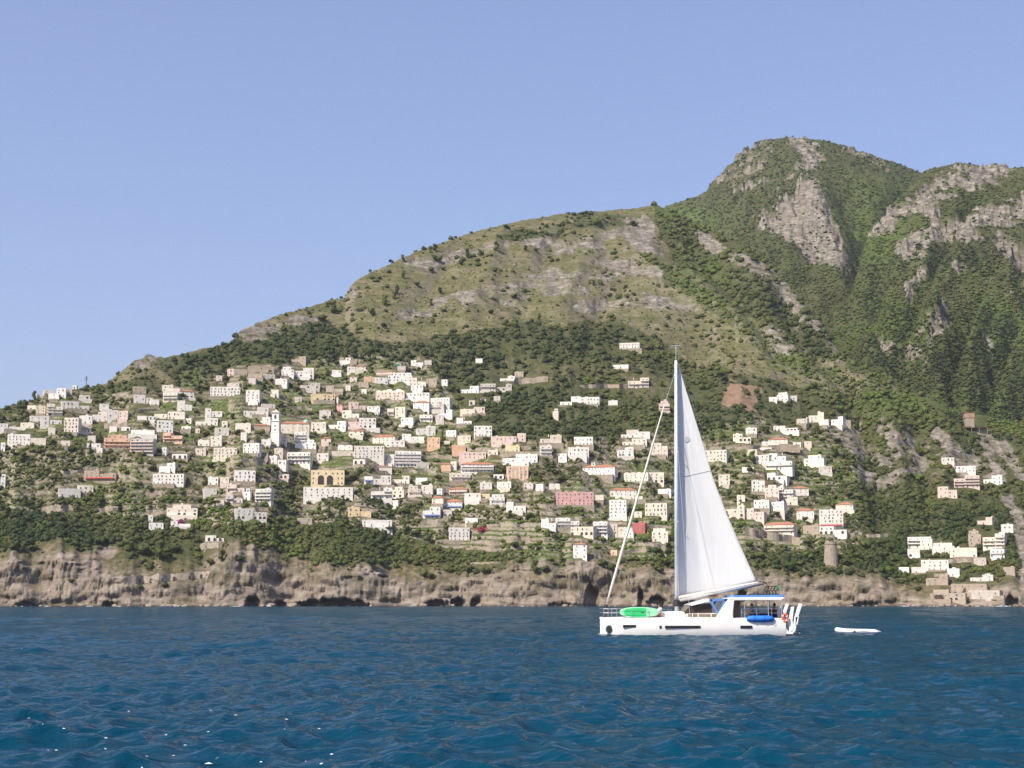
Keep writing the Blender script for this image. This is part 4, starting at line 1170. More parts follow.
tn2 = np.clip(0.02 + 0.66 * sstep(0.3, 0.7, spec[i, j]) + 0.22 * (rng.random(len(pos2)) - 0.4) + 0.24 * np.clip(lush[i, j], 0, 1), 0, 0.85)
scatter('mountain_scrub', FARP, pos2 - np.array([0, 0, .5]), r2, tn2, 0.8 + 0.4 * rng.random(len(pos2)))
low, i, j = pick((wood * 0.5 + 0.45 * (dry > .4)) * keep * (layer == 0) * (1 - 0.8 * rock) * land, 0.075, 0.0)
scatter('undergrowth', FARP, low - np.array([0, 0, .2]), 0.6 + 0.8 * rng.random(len(low)), np.clip(rng.random(len(low)) * .6 + .3, 0, .95), 0.7 + 0.4 * rng.random(len(low)))
print('plants', len(pos), len(pos2), len(low))

# ---------------------------------------------------------------- single trees
def crown_mesh(seed, kind):
    g = np.random.default_rng(seed); P = []; FF = []; n = 0
    nl = {'round': 7, 'tall': 6, 'pine': 7, 'cypress': 5}[kind]
    lobes = []
    for k in range(nl):
        if kind == 'cypress': c = np.array([g.normal() * .06, g.normal() * .06, .5 + k * .62]); s = (.42, .42, .55) if k < nl - 1 else (.25, .25, .6)
        elif kind == 'pine': t = g.random() * 6.28; q = .62 * g.random() ** .5; c = np.array([q * math.cos(t), q * math.sin(t), 1.55 + g.random() * .2]); s = (.5, .5, .26)
        elif kind == 'tall': t = g.random() * 6.28; c = np.array([.28 * math.cos(t), .28 * math.sin(t), .7 + k * .3]); s = (.55, .55, .5)
        else: t = k * 2.4 + g.random(); q = .5 * (k > 0); c = np.array([q * math.cos(t), q * math.sin(t), .85 + (g.random() - .35) * .65]); s = (.6, .6, .48)
        lobes.append((c, np.array(s) * (0.8 + .4 * g.random())))
    bv, bf = ico(1)
    for c, s in lobes:
        v = bv * (0.62 + 0.4 * g.random((len(bv), 1))) * s * .92 + c
        P.append(v); FF.append(bf + n); n += len(v)
        for q in range(46):
            d = g.normal(size=3); d /= np.linalg.norm(d); pc = c + d * s * (0.82 + 0.32 * g.random())
            a = g.normal(size=3); a /= np.linalg.norm(a); b = np.cross(a, d + 0.3 * g.normal(size=3)); b /= np.linalg.norm(b) + 1e-6; z = .06 + .09 * g.random()
            P.append(np.array([pc + a * z * 1.3, pc + b * z, pc - a * z])); FF.append(np.array([[n, n + 1, n + 2]])); n += 3
    V = np.concatenate(P); FA = np.concatenate(FF)
    return big_mesh('crown', V, FA, [LEAF], False, dict(tint=np.full(len(V), {'round': .0, 'tall': .0, 'pine': 0.0, 'cypress': 0.0}[kind])))
def trunk_mesh(seed, top, lean=.1):
    g = np.random.default_rng(seed); m = MB(); a = g.normal() * lean; b = g.normal() * lean
    m.tube([(0, 0, -.5), (0, 0, .05), (a * .5, b * .5, top * .5), (a, b, top)], [.13, .10, .075, .04], 7)
    for k in range(4):
        t = k * 1.57 + g.random(); m.tube([(a * .6, b * .6, top * (.5 + .08 * k)), (a + .35 * math.cos(t), b + .35 * math.sin(t), top + .1)], [.05, .02], 5)
    return m.mesh('trunk', [BARK])
KINDS_T = {'round': ('broadleaf_tree', 'round-crowned'), 'tall': ('evergreen_oak', 'tall full-crowned'), 'pine': ('umbrella_pine', 'flat-topped'), 'cypress': ('cypress_tree', 'narrow pointed')}
TM = {k: [(crown_mesh(400 + s * 7 + len(k), k), trunk_mesh(s, {'round': .8, 'tall': .8, 'pine': 1.5, 'cypress': .5}[k])) for s in range(5)] for k in KINDS_T}
TLIST = []
PLACED = []
def tree(tx, ty, rpx, kind):
    if any(abs(tx - a) < 3.4 and abs(ty - b) < 3.0 for a, b in PLACED): return False
    gx, gy, gz, d = ground(tx, ty); PLACED.append((tx, ty))
    r = rpx * d / F; cr, tk = rnd.choice(TM[kind])
    o = empty(KINDS_T[kind][0], (gx, gy, gz - .2), rnd.random() * 6.28); o.scale = (r, r, r * rnd.uniform(.85, 1.15))
    link('trunk', tk, o); link('crown', cr, o)
    size = 'small' if rpx < 2.6 else 'large' if rpx > 4.2 else ''
    tag(o, None, 'tree', 'single trees on the slope')
    TLIST.append((o, tx, ty - rpx, (size + ' ' + KINDS_T[kind][1] + ' tree').strip())); return True
HAND = [(496, 253, 4.2, 'tall'), (435, 252, 3.4, 'tall'), (438, 263, 4.4, 'round'), (468, 259, 3.8, 'tall'), (480, 257, 2.8, 'tall'), (461, 266, 2.6, 'round'), (431, 272, 3, 'round'), (443, 272, 2.5, 'round'), (403, 280, 3.2, 'tall'), (417, 287, 3, 'round'), (440, 294, 3, 'tall'), (453, 281, 2.4, 'round'), (385, 306, 4, 'tall'), (397, 295, 3.4, 'tall'), (431, 307, 2.6, 'tall'),
    (491, 315, 2.8, 'round'), (514, 300, 3.4, 'round'), (604, 276, 3.2, 'round'), (594, 286, 2.4, 'tall'), (626, 289, 2.2, 'round'), (609, 297, 2, 'round'), (597, 226, 4.6, 'round'), (634, 227, 4, 'round'), (506, 229, 3, 'round'), (526, 253, 2.8, 'tall'), (536, 253, 2.6, 'round'), (539, 320, 2.4, 'tall'), (519, 314, 2.2, 'round'), (622, 307, 2.5, 'round'), (453, 335, 4.2, 'round'), (612, 319, 3, 'round'),
    (370, 273, 2, 'round'), (391, 264, 2.4, 'round'), (403, 262, 2.6, 'tall'), (341, 299, 2.2, 'round'), (333, 314, 5, 'tall'), (384, 302, 3, 'tall'), (394, 300, 3.6, 'tall'), (372, 316, 2.8, 'tall'), (384, 328, 3.4, 'round'), (409, 325, 2.8, 'round'), (322, 322, 5.4, 'round'), (343, 330, 3.2, 'round'), (600, 410, 2.6, 'cypress'), (603, 411, 2.2, 'cypress'), (157, 431, 4, 'tall'), (146, 428, 3.8, 'round'), (183, 398, 3.2, 'round'),
    (237, 437, 3.6, 'round'), (335, 489, 2.5, 'round'), (353, 482, 5, 'round'), (345, 476, 3.8, 'round'), (504, 474, 5.2, 'round'), (498, 477, 4, 'round'), (425, 487, 4.4, 'round'), (438, 483, 4, 'round'), (560, 483, 4.6, 'round'), (603, 571, 5.5, 'round'), (612, 574, 5, 'round'), (666, 566, 6, 'round'), (658, 572, 4.6, 'round'), (535, 575, 5.2, 'tall'), (545, 572, 5, 'round'), (372, 568, 6.5, 'round'), (382, 565, 5, 'round'), (470, 573, 5, 'round'), (486, 576, 5, 'round'), (432, 580, 4.6, 'round'), (424, 577, 4, 'round'), (140, 590, 3, 'round'), (165, 588, 3.6, 'round'), (71, 583, 3, 'round'), (50, 582, 2.8, 'round'), (145, 556, 7, 'round'), (160, 560, 7, 'tall'), (175, 553, 6, 'round'), (130, 552, 5, 'tall'), (33, 552, 5, 'round'), (12, 550, 4.5, 'round'), (100, 545, 5.5, 'round'),
    (222, 562, 5, 'tall'), (210, 566, 4.6, 'round'), (240, 566, 4.6, 'round'), (200, 515, 4, 'pine'), (215, 511, 5, 'pine'), (228, 512, 4.4, 'pine'), (265, 492, 5, 'round'), (290, 500, 6, 'round'), (280, 507, 5, 'round'), (800, 566, 4.6, 'round'), (808, 560, 4.8, 'round'), (790, 572, 5.4, 'round'), (816, 556, 4.6, 'round'), (846, 565, 4.8, 'round'), (858, 560, 5, 'round'), (870, 566, 5, 'pine'), (880, 560, 4.6, 'round'), (890, 574, 4.6, 'round'), (910, 566, 4, 'round'), (865, 549, 5, 'round'), (878, 551, 4.8, 'pine'), (805, 522, 3.6, 'round'), (793, 530, 3, 'cypress'), (777, 518, 3, 'round'), (742, 463, 3.6, 'round'), (751, 474, 4, 'round'), (740, 530, 4, 'round'), (748, 534, 3.4, 'round'), (792, 470, 4, 'round'), (925, 425, 3, 'cypress'), (941, 430, 4, 'tall'), (935, 428, 3, 'tall'), (952, 425, 3, 'round'), (915, 422, 3, 'tall')]
for t in HAND: tree(*t)
inrect = lambda x, y, r: any(x0 - r * .5 < x < x1 + r * .5 and yt - 1 < y < yb + 2 * r * .8 for (x0, x1, yt, yb) in RECTS)
w = (ca * vis * wood * keep * (layer == 0) * (vil * 1.6 + .5) * (gpy < 572) * (gpy > 355) * (gpx > 2) * (gpx < 1022)).ravel()
cs = np.cumsum(w / w.sum())
tries = 0
while len(TLIST) < 285 and tries < 6000:
    tries += 1
    k = min(int(np.searchsorted(cs, rng.random())), cs.size - 1)
    tx, ty = float(gpx.ravel()[k]), float(gpy.ravel()[k]); rp = 2.6 + 2.4 * rng.random()
    if inrect(tx, ty, rp): continue
    if any(math.hypot(tx - a, (ty - b) * 1.2) < 8 for a, b in PLACED): continue
    tree(tx, ty, rp, rnd.choice(['round'] * 5 + ['tall'] * 3 + ['pine', 'cypress']))
# bougainvillea masses
def flowers(name, cx, cy, wp, hp, col, lab):
    gx, gy, gz, d = ground(cx, cy); s = d / F
    m, nt, b = mat(name + '_petals'); r = ramp(nt, [(.3, tuple(c * .6 for c in col)), (.7, col)]); L(nt, noise(nt, 1.2, 4, .7), r.inputs[0]); L(nt, r.outputs[0], b.inputs['Base Color']); b.inputs['Roughness'].default_value = .8
    P = []; FF = []; n = 0; g = np.random.default_rng(int(cx))
    for q in range(420):
        t = g.normal(size=3) * np.array([wp * s / 4, 1.0, hp * s / 4]) + np.array([0, 0, hp * s * .5]); a = g.normal(size=3); a /= np.linalg.norm(a); c = np.cross(a, g.normal(size=3)); c /= np.linalg.norm(c); z = .35 + .4 * g.random()
        t[2] = max(.1, t[2]); P.append(np.array([t + a * z, t + c * z, t - a * z])); FF.append([n, n + 1, n + 2]); n += 3
    me_ = big_mesh('blossom', np.concatenate(P), np.array(FF), [m]); o = empty(name, (gx - gx / d * 1.5, gy - gy / d * 1.5, gz), -math.atan2(gx, gy)); link('blossom', me_, o)
    sm = MB(); sm.tube([(0, .3, -1.5), (.2, .2, hp * s * .3), (.1, 0, hp * s * .6)], [.25, .18, .1], 6); sm.build('stem', BARK, o)
    tag(o, lab, 'shrub')
flowers('bougainvillea', 284, 468, 9, 4.5, (0.20, 0.03, 0.10), 'dark purple red bougainvillea spread below a long white building')
flowers('bougainvillea', 482, 534, 10, 5, (0.45, 0.03, 0.09), 'bright crimson bougainvillea mound beside the dark-windowed villa')
flowers('bougainvillea', 576, 549, 6, 4, (0.32, 0.03, 0.16), 'magenta bougainvillea climbing the narrow white villa')
flowers('bougainvillea', 181, 526, 4, 4, (0.42, 0.05, 0.25), 'pink bougainvillea at the middle of a small arched house')
flowers('bougainvillea', 951, 471, 4, 4, (0.25, 0.03, 0.03), 'dark red bougainvillea below the small houses on the right slope')
flowers('bougainvillea', 291, 488, 7, 4, (0.14, 0.05, 0.06), 'dull red bougainvillea among garden trees left of the twin-arch mansion')

# ---------------------------------------------------------------- labels told apart by the nearest notable building
def direction(dx, dy):
    k = int(round(math.atan2(-dy * 1.35, dx) / (math.pi / 4))) % 8
    return ['right of', 'above right of', 'above', 'above left of', 'left of', 'below left of', 'below', 'below right of'][k]
ORD = ['', 'second ', 'third ', 'fourth ', 'fifth ', 'sixth ', 'seventh ', 'eighth ', 'ninth ', 'tenth ', 'eleventh ', 'twelfth ', 'thirteenth ', 'fourteenth ']
def name_all(lst, nearest_word):
    cells = {}
    for (o, x, y, look) in lst:
        sname, mx, my = min(MARKLIST, key=lambda q: math.hypot(q[1] - x, (q[2] - y) * 1.35))
        cells.setdefault((sname, direction(x - mx, y - my)), []).append((math.hypot(x - mx, (y - my) * 1.35), look, o))
    for (sname, dr__), v in cells.items():
        v.sort(key=lambda q: q[0])
        for k, (_, look, o) in enumerate(v):
            o['label'] = f"{look}, {ORD[k] if k else ('nearest ' if len(v) > 1 else '')}{nearest_word if (k or len(v) > 1) else ''}{dr__} {sname}"
ORD += [f'{k}th ' for k in range(15, 60)]
name_all(HLIST, 'house ')
MARKLIST += [('the pale rock face on the hilltop', 648, 240), ('the bare rock knob on the skyline', 258, 324), ('the long sea wall with arches', 168, 580), ('the wide low sea cave', 338, 600), ('the tall dark sea cave', 592, 592), ('the brown bare field', 742, 400), ('the grassy summit ridge', 470, 232), ('the far left shore', 20, 560), ('the broad band of pale rock', 590, 285)]
name_all(TLIST, 'tree ')
name_all(WLIST, 'wall ')
# ================================================================ the sea
wr = np.random.default_rng(5)
WAVES = []
for k in range(120):
    lam = 0.55 * (26 / 0.55) ** (wr.random() ** 1.1)
    th = R(-105) + wr.normal() * R(52)
    amp = 0.0074 * lam ** 0.72 * (0.5 + wr.random()) * (1.25 if lam < 1.2 else 0.72 if lam < 5 else 0.42)
    WAVES.append((2 * math.pi / lam, math.cos(th), math.sin(th), amp, wr.random() * 6.28, lam))
def wave(x, y, stepsize):
    h = np.zeros(np.shape(x)); dx = np.zeros(np.shape(x)); dy = np.zeros(np.shape(x))
    gust = 0.45 + 1.1 * fbm(x / 45, y / 25, 201, 3)
    for k, c, s, a, p, lam in WAVES:
        w = np.clip((lam / (stepsize * 2.6)) - 0.6, 0, 1)
        ph = k * (x * c + y * s) + p
        h += a * w * np.cos(ph); q = a * w * 0.8 * np.sin(ph); dx -= c * q; dy -= s * q
    return h * gust, dx * gust, dy * gust
def sea_z(x, y):
    return float(wave(np.array([x]), np.array([y]), 0.3)[0][0])
a0, a1 = R(-25), R(25)
NAW, rr_ = 760, [6.0]
while rr_[-1] < 1600: rr_.append(rr_[-1] + max(0.09, rr_[-1] * 0.0052 if rr_[-1] < 260 else rr_[-1] * 0.009))
rr_ = np.array(rr_)
aw = np.linspace(a0, a1, NAW)
AA, RR = np.meshgrid(aw, rr_, indexing='ij')
wx, wy = np.sin(AA) * RR, np.cos(AA) * RR
st = np.maximum(np.gradient(rr_)[None, :] * np.ones_like(AA) * 0.8, RR * (aw[1] - aw[0]))
wh, wdx, wdy = wave(wx, wy, st)
fade = sstep(6, 10, RR) * sstep(0, R(1.5), R(25) - np.abs(AA)) * (1 - sstep(1450, 1600, RR))
SV = np.stack([wx + wdx * fade, wy + wdy * fade, wh * fade], -1).reshape(-1, 3)
SF = grid_faces(NAW, len(rr_))
# the rest of the circle and the open sea, flat, sharing nothing but the level
def ring(angles, radii):
    P = [(math.sin(a) * r, math.cos(a) * r, 0.0) for a in angles for r in radii]; return np.array(P), grid_faces(len(angles), len(radii))
parts = [(SV, SF), ring(np.linspace(a1, 2 * math.pi + a0, 90), [6, 12, 30, 80, 200, 500, 1600]), ring(np.linspace(0, 2 * math.pi, 120), [0.0, 3, 6]), ring(np.linspace(0, 2 * math.pi, 181), [1600, 2500, 4000, 6500])]
VV = []; FFS = []; b = 0
for v, f in parts: VV.append(v); FFS.append(f + b); b += len(v)
def water_mat():
    m, nt, b = mat('sea_water')
    geo = N(nt, 'ShaderNodeNewGeometry'); pos = geo.outputs['Position']
    f = ramp(nt, [(0.35, (0.0, 0.028, 0.055)), (0.65, (0.0, 0.039, 0.073))]); L(nt, noise(nt, 0.03, 4, 0.6, pos), f.inputs[0])
    L(nt, f.outputs[0], b.inputs['Base Color'])
    b.inputs['Roughness'].default_value = 1.0; b.inputs['Specular IOR Level'].default_value = 0.0
    mp = N(nt, 'ShaderNodeMapping'); mp.inputs['Scale'].default_value = (1.0, 1.7, 1.0); L(nt, pos, mp.inputs[0])
    n1 = noise(nt, 1.6, 5, 0.62, mp.outputs[0]); n2 = noise(nt, 0.35, 4, 0.6, mp.outputs[0])
    hb = mth(nt, 'ADD', mth(nt, 'MULTIPLY', n1, 0.14), mth(nt, 'MULTIPLY', n2, 0.35))
    bn = N(nt, 'ShaderNodeBump'); bn.inputs['Strength'].default_value = 0.7; bn.inputs['Distance'].default_value = 1.0
    L(nt, hb, bn.inputs['Height']); L(nt, bn.outputs[0], b.inputs['Normal'])
    gl = N(nt, 'ShaderNodeBsdfGlossy'); gl.inputs['Roughness'].default_value = 0.06; L(nt, bn.outputs[0], gl.inputs['Normal'])
    fr = N(nt, 'ShaderNodeFresnel'); fr.inputs['IOR'].default_value = 1.333; L(nt, bn.outputs[0], fr.inputs['Normal'])
    mx = N(nt, 'ShaderNodeMixShader'); L(nt, mth(nt, 'MINIMUM', mth(nt, 'MULTIPLY', fr.outputs[0], 0.62), 0.42), mx.inputs[0]); L(nt, b.outputs[0], mx.inputs[1]); L(nt, gl.outputs[0], mx.inputs[2])
    L(nt, mx.outputs[0], nt.nodes['Material Output'].inputs[0])
    return m
me = big_mesh('sea', np.concatenate(VV), np.concatenate(FFS), [water_mat()], True)
tag(link('sea', me), kind='structure')
FOAM_GLINT = plain('foam_glint', (0.82, 0.85, 0.86), 0.8, 0.1)  # white of the surf and wake foam, and of the imitated sun glints
def foam_glint(name, spots, lab=None):
    g = np.random.default_rng(len(spots)); P = []; FF = []; n = 0
    for (x, y, lx, ly, cnt, s) in spots:
        for q in range(cnt):
            cx, cy = x + g.normal() * lx, y + g.normal() * ly; z = sea_z(cx, cy) + 0.02 * s; a = g.random() * 6.28; r = s * (.4 + g.random())
            k = 6; ring_ = [(cx + r * (1.6 if True else 1) * math.cos(a + t * 1.047) * (.6 + .7 * g.random()), cy + r * .7 * math.sin(a + t * 1.047) * (.6 + .7 * g.random()), z) for t in range(k)]
            P += ring_ + [(cx, cy, z + r * .45)]; FF += [(n + t, n + (t + 1) % k, n + k) for t in range(k)]; n += k + 1
    me = big_mesh(name, np.array(P), np.array(FF), [FOAM_GLINT]); return tag(link(name, me), kind='stuff')
def shore_pt(x):
    gx, gy, gz, d = ground(x, 604.9); return gx * (d - 5) / d, gy * (d - 5) / d
sp = []
for x, wpx, cnt in [(48, 3, 14), (90, 4, 10), (119, 2, 8), (236, 8, 26), (268, 3, 14), (292, 3, 8), (20, 6, 8), (180, 8, 8), (410, 6, 8), (520, 8, 8), (905, 5, 10), (935, 8, 18), (1004, 9, 26), (815, 5, 8), (975, 6, 10)]:
    sx_, sy_ = shore_pt(x); sp.append((sx_, sy_, wpx * .85 * .5, 2.0, cnt, 0.5))
foam_glint('surf_foam', sp)

sp = []  # sun glints imitated by small white flecks lying on the water
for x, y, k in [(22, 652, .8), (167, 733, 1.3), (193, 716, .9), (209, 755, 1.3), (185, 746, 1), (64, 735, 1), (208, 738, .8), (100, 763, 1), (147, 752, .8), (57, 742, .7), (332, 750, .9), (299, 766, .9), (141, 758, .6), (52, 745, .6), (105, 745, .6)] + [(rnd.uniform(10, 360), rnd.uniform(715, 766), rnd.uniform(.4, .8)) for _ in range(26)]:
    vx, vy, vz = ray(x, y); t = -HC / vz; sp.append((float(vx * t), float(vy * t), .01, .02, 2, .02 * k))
foam_glint('sun_glint_flecks', sp)

def boulders():
    g = np.random.default_rng(77); P = []; FF = []; n = 0; bv, bf = ico(1)
    for q in range(230):
        x = g.uniform(-60, 1084); gx, gy, gz, d = ground(x, 604.6); k = (d - g.uniform(0.5, 5)) / d; s = .6 + 2.3 * g.random() ** 2.5
        v = bv * (0.65 + .6 * g.random((len(bv), 1))) * s * np.array([1.3, 1, .75]) + np.array([gx * k, gy * k, .1 + .2 * s * g.random()]); P.append(v); FF.append(bf + n); n += len(v)
    return tag(link('shore_rocks', big_mesh('shore_rocks', np.concatenate(P), np.concatenate(FF), [plain('shore_rock', (.27, .215, .165), .95, .4, .4)])), kind='stuff')
boulders()
# ================================================================ the sailing catamaran
GEL = plain('white_gelcoat', (0.80, 0.79, 0.76), 0.3, 0.05, 0.8)
GELC = plain('cream_deck', (0.74, 0.70, 0.62), 0.6, 0.1, 1.0)
ALU = plain('mast_alloy', (0.62, 0.66, 0.70), 0.4, 0.1, 1.0, metal=0.2)
DARKG = plain('tinted_glass', (0.02, 0.02, 0.024), 0.12, 0.2)
STEEL = plain('stainless', (0.6, 0.6, 0.6), 0.3, 0.1, metal=0.7)
CANB = plain('blue_awning_cloth', (0.09, 0.22, 0.50), 0.8, 0.15)
BRIGHTB = plain('bright_blue_cover', (0.01, 0.16, 0.62), 0.6, 0.12)
BLACK = plain('black_trim', (0.02, 0.02, 0.022), 0.6, 0.2)
NAVY = plain('navy_cushion', (0.02, 0.03, 0.09), 0.8, 0.2)
ROPE = plain('furled_sail_cloth', (0.66, 0.62, 0.54), 0.85, 0.1, 1.5)
REDO = plain('orange_lifering', (0.72, 0.10, 0.04), 0.6, 0.1)
HGREEN = plain('board_green', (0.02, 0.62, 0.16), 0.5, 0.08, 1.0); LGREEN = plain('board_pale_green', (0.36, 0.80, 0.48), 0.5, 0.08, 1.0)
def sail_mat():
    m, nt, b = mat('white_sailcloth')
    tc = N(nt, 'ShaderNodeTexCoord')
    mp = N(nt, 'ShaderNodeMapping'); mp.inputs['Scale'].default_value = (1.2, 1, .12); L(nt, tc.outputs['Object'], mp.inputs[0])
    n = noise(nt, 0.9, 4, .6, mp.outputs[0]); r = ramp(nt, [(.3, (.82, .83, .84)), (.7, (.88, .88, .87))]); L(nt, n, r.inputs[0])
    L(nt, r.outputs[0], b.inputs['Base Color']); b.inputs['Roughness'].default_value = .6
    bn = N(nt, 'ShaderNodeBump'); bn.inputs['Strength'].default_value = .35; bn.inputs['Distance'].default_value = .10
    L(nt, noise(nt, 1.4, 3, .6, mp.outputs[0]), bn.inputs['Height']); L(nt, bn.outputs[0], b.inputs['Normal'])
    tr = N(nt, 'ShaderNodeBsdfTranslucent'); tr.inputs[0].default_value = (.8, .8, .78, 1)
    mx = N(nt, 'ShaderNodeMixShader'); mx.inputs[0].default_value = .32; L(nt, b.outputs[0], mx.inputs[1]); L(nt, tr.outputs[0], mx.inputs[2]); L(nt, mx.outputs[0], nt.nodes['Material Output'].inputs[0])
    return m
SAIL = sail_mat()
_, _, _ = ray(676, 636)
YN = float(HC * ray(690, 635.6)[1] / -ray(690, 635.6)[2])       # near side of the near hull
YC = YN + 3.2                                                  # centre line
BOAT = empty('catamaran', (0, YC, 0))
OFF = np.array((0, YC, 0))
def P(px_, py_, dy):              # point on the plane dy metres from the centre line, boat coordinates
    x, z = at(px_, py_, YC + dy); return (x, dy, z)
def X_(px_, dy=-3.2): return P(px_, 620, dy)[0]
def Z_(py_, dy=-3.2): return P(700, py_, dy)[2]
def hull(name, yc, sgn):
    xs = [600.8, 601.5, 604, 612, 630, 660, 700, 740, 765, 780, 786]
    top = [619.6, 619.2, 618.9, 618.6, 618.1, 617.9, 618.2, 618.6, 618.7, 618.8, 621.5]
    hb = [.05, .10, .2, .36, .58, .74, .80, .80, .78, .74, .70]
    m = MB(); sec = 9; V = []
    for px_, tp, h in zip(xs, top, hb):
        x = X_(px_, -3.2 if yc < 0 else 1.4); z = Z_(tp); row = []
        prof = [(h * .8, z), (h, z - .08), (h * 1.0, z * .55), (h * .93, .05), (h * .6, -.28), (0, -.42)]
        full = [(y, zz) for y, zz in prof] + [(-y, zz) for y, zz in prof[::-1]][1:]
        V.append([(x, yc + y, zz) for y, zz in full])
    m.grid(V)
    n = len(V[0]); m.add([p for p in V[0]], [tuple(range(n))]); m.add([p for p in V[-1]], [tuple(range(n - 1, -1, -1))])
    # deck
    D_ = [[(v[0][0], v[0][1], v[0][2]), (v[0][0], yc, v[0][2] + .06), (v[-1][0], v[-1][1], v[-1][2])] for v in V]; m.grid(D_)
    o = m.build(name, GEL, BOAT, True)
    md = o.modifiers.new('sharp', 'EDGE_SPLIT'); md.split_angle = R(40)
    return o
hn = hull('hull', -2.4, -1); hf = hull('hull', 2.4, 1)
bwl = MB(); bwl.box(X_(603), X_(784), -3.195, -3.19, 0, 0); 
def slot(par, p0, p1, y0, y1, yy=-3.2, thick=.03, m=DARKG, name='hull_window'):
    a = P(p0, y1, yy); b = P(p1, y0, yy); s = MB(); s.box(a[0], b[0], yy - thick, yy + .08, a[2], b[2]); return s.build(name, m, par, False, 0.012)
slot(hn, 622.9, 636, 624.9, 627.4, -3.0); slot(hn, 665, 700.5, 625.7, 628.1); slot(hn, 740.3, 752.2, 625.6, 628.3); slot(hn, 659.4, 661.6, 625.7, 628.3, -3.14)
# round emblem by the bow: a black disc in a grey green ring
c = P(609.2, 629.2, -2.74); em = MB()
def disc(m, cx, y, cz, rx, rz, t, mi, n=24): m.prism([(cx + rx * math.cos(2 * math.pi * k / n), cz + rz * math.sin(2 * math.pi * k / n)) for k in range(n)], y - t, y + .12, mi)
disc(em, c[0], c[1], c[2], .26, .29, .02, 0); disc(em, c[0], c[1] - .025, c[2], .2, .235, .02, 1)
em.build('emblem', [plain('emblem_ring', (0.10, 0.22, 0.17), .6, .1), BLACK], hn)
# bridge deck, coachroof and trampoline
def poly_part(name, pts, y0, y1, m, par=None, dy=None, bev=0.0):
    dy = y0 if dy is None else dy
    s = MB(); s.prism([(P(a, b, dy)[0], P(a, b, dy)[2]) for a, b in pts][::-1], y0, y1); return s.build(name, m, par or BOAT, False, bev)
poly_part('bridge_deck', [(660, 627), (660, 618), (781, 618), (781, 627)], -1.9, 1.9, GEL)
tr = MB(); tr.box(X_(606), X_(661), -1.9, 1.9, Z_(619.2), Z_(618.8)); tr.build('trampoline', plain('net_trampoline', (.35, .35, .34), .9, .2), BOAT)
cb = MB(); cb.tube([P(604.5, 619, -2.4)[:1] + (-2.4, Z_(619)), P(604.5, 619, -2.4)[:1] + (2.4, Z_(619))], .11, 10); cb.build('crossbeam', ALU, BOAT)
coach = poly_part('coachroof', [(614, 619.5), (640, 617.0), (655, 614.6), (664, 612.6), (676, 611.4), (684, 611.6), (686.5, 614), (687.5, 619.5)], -2.45, 2.45, GEL, None, -3.0, .06)
a = slot(coach, 672.8, 680.5, 617.1, 619.2, -2.46, .02)
# side deck coaming with cream framed glass
co = poly_part('coaming', [(684, 620.5), (684, 618.6), (782, 618.2), (782, 620.5)], -2.9, 2.9, GEL, None, -3.2)
cab = MB(); CABG = plain('smoked_glass', (.20, .17, .13), .15, .25, 1.5)
sal = poly_part('saloon', [(687, 619), (687, 613.6), (719, 613.0), (719, 619)], -2.3, 2.3, GELC, None, -2.6)
for (p0, p1) in [(688, 692), (693, 697.5), (698.6, 710.5), (711.6, 716.8)]:
    slot(sal, p0, p1, 613.9, 618.4, -2.31, .02, CABG, 'saloon_window')
wsx = [(683, 613.6), (690.5, 605), (711, 601.5), (712, 613.4)]
W2 = MB(); 
poly_part('windscreen', [(684.5, 613.4), (691, 605.3), (711.5, 603.2), (713.5, 613.2)], -1.9, 1.9, plain('windscreen_tint', (.055, .04, .035), .1, .4, 1.2), None, -2.4)
poly_part('visor', [(691, 604.8), (709.5, 598.6), (711.5, 599.3), (710.5, 601.2), (692, 605.8)], -2.2, 2.2, GEL, None, -2.6)
pil = poly_part('pillar', [(716.5, 616.5), (728.6, 598.8), (735.2, 598.8), (734.2, 601.6), (732.8, 614.2), (733, 618.6), (716, 618.8)], -2.9, -2.6, GEL, None, -2.9, .04)
pil2 = poly_part('pillar', [(716.5, 616.5), (728.6, 598.8), (735.2, 598.8), (734.2, 601.6), (732.8, 614.2), (733, 618.6), (716, 618.8)], 2.6, 2.9, GEL, None, -2.9, .04)
bim = poly_part('bimini', [(727.5, 600.4), (729.5, 597.6), (783.5, 597.3), (785, 598.4), (781.5, 600.4)], -2.9, 2.9, GEL, None, -2.9, .05)
poly_part('awning_edge', [(733.5, 597.5), (735.5, 595.2), (783, 594.6), (786, 597.1)], -2.7, 2.7, CANB, bim, -2.9)
poly_part('solar_panel', [(757.5, 594.9), (758.5, 593.7), (780, 593.6), (780.5, 594.5)], -2.2, 2.2, BLACK, bim, -2.6)
# blue canvas braces between visor and bimini: a V of two bands under a top strip
for k, pts in enumerate([[(708.6, 599.6), (711.2, 599.0), (719.2, 614.2), (718.2, 616.0)], [(724.4, 599.4), (728.2, 598.8), (719.4, 615.8), (717.6, 613.6)], [(709.8, 599.0), (729, 598.4), (727.4, 600.8), (711.2, 601.4)]]):
    poly_part('canvas_band', pts, -2.72, -2.66, CANB, None, -2.7); poly_part('canvas_band', pts, 2.66, 2.72, CANB, None, -2.7)
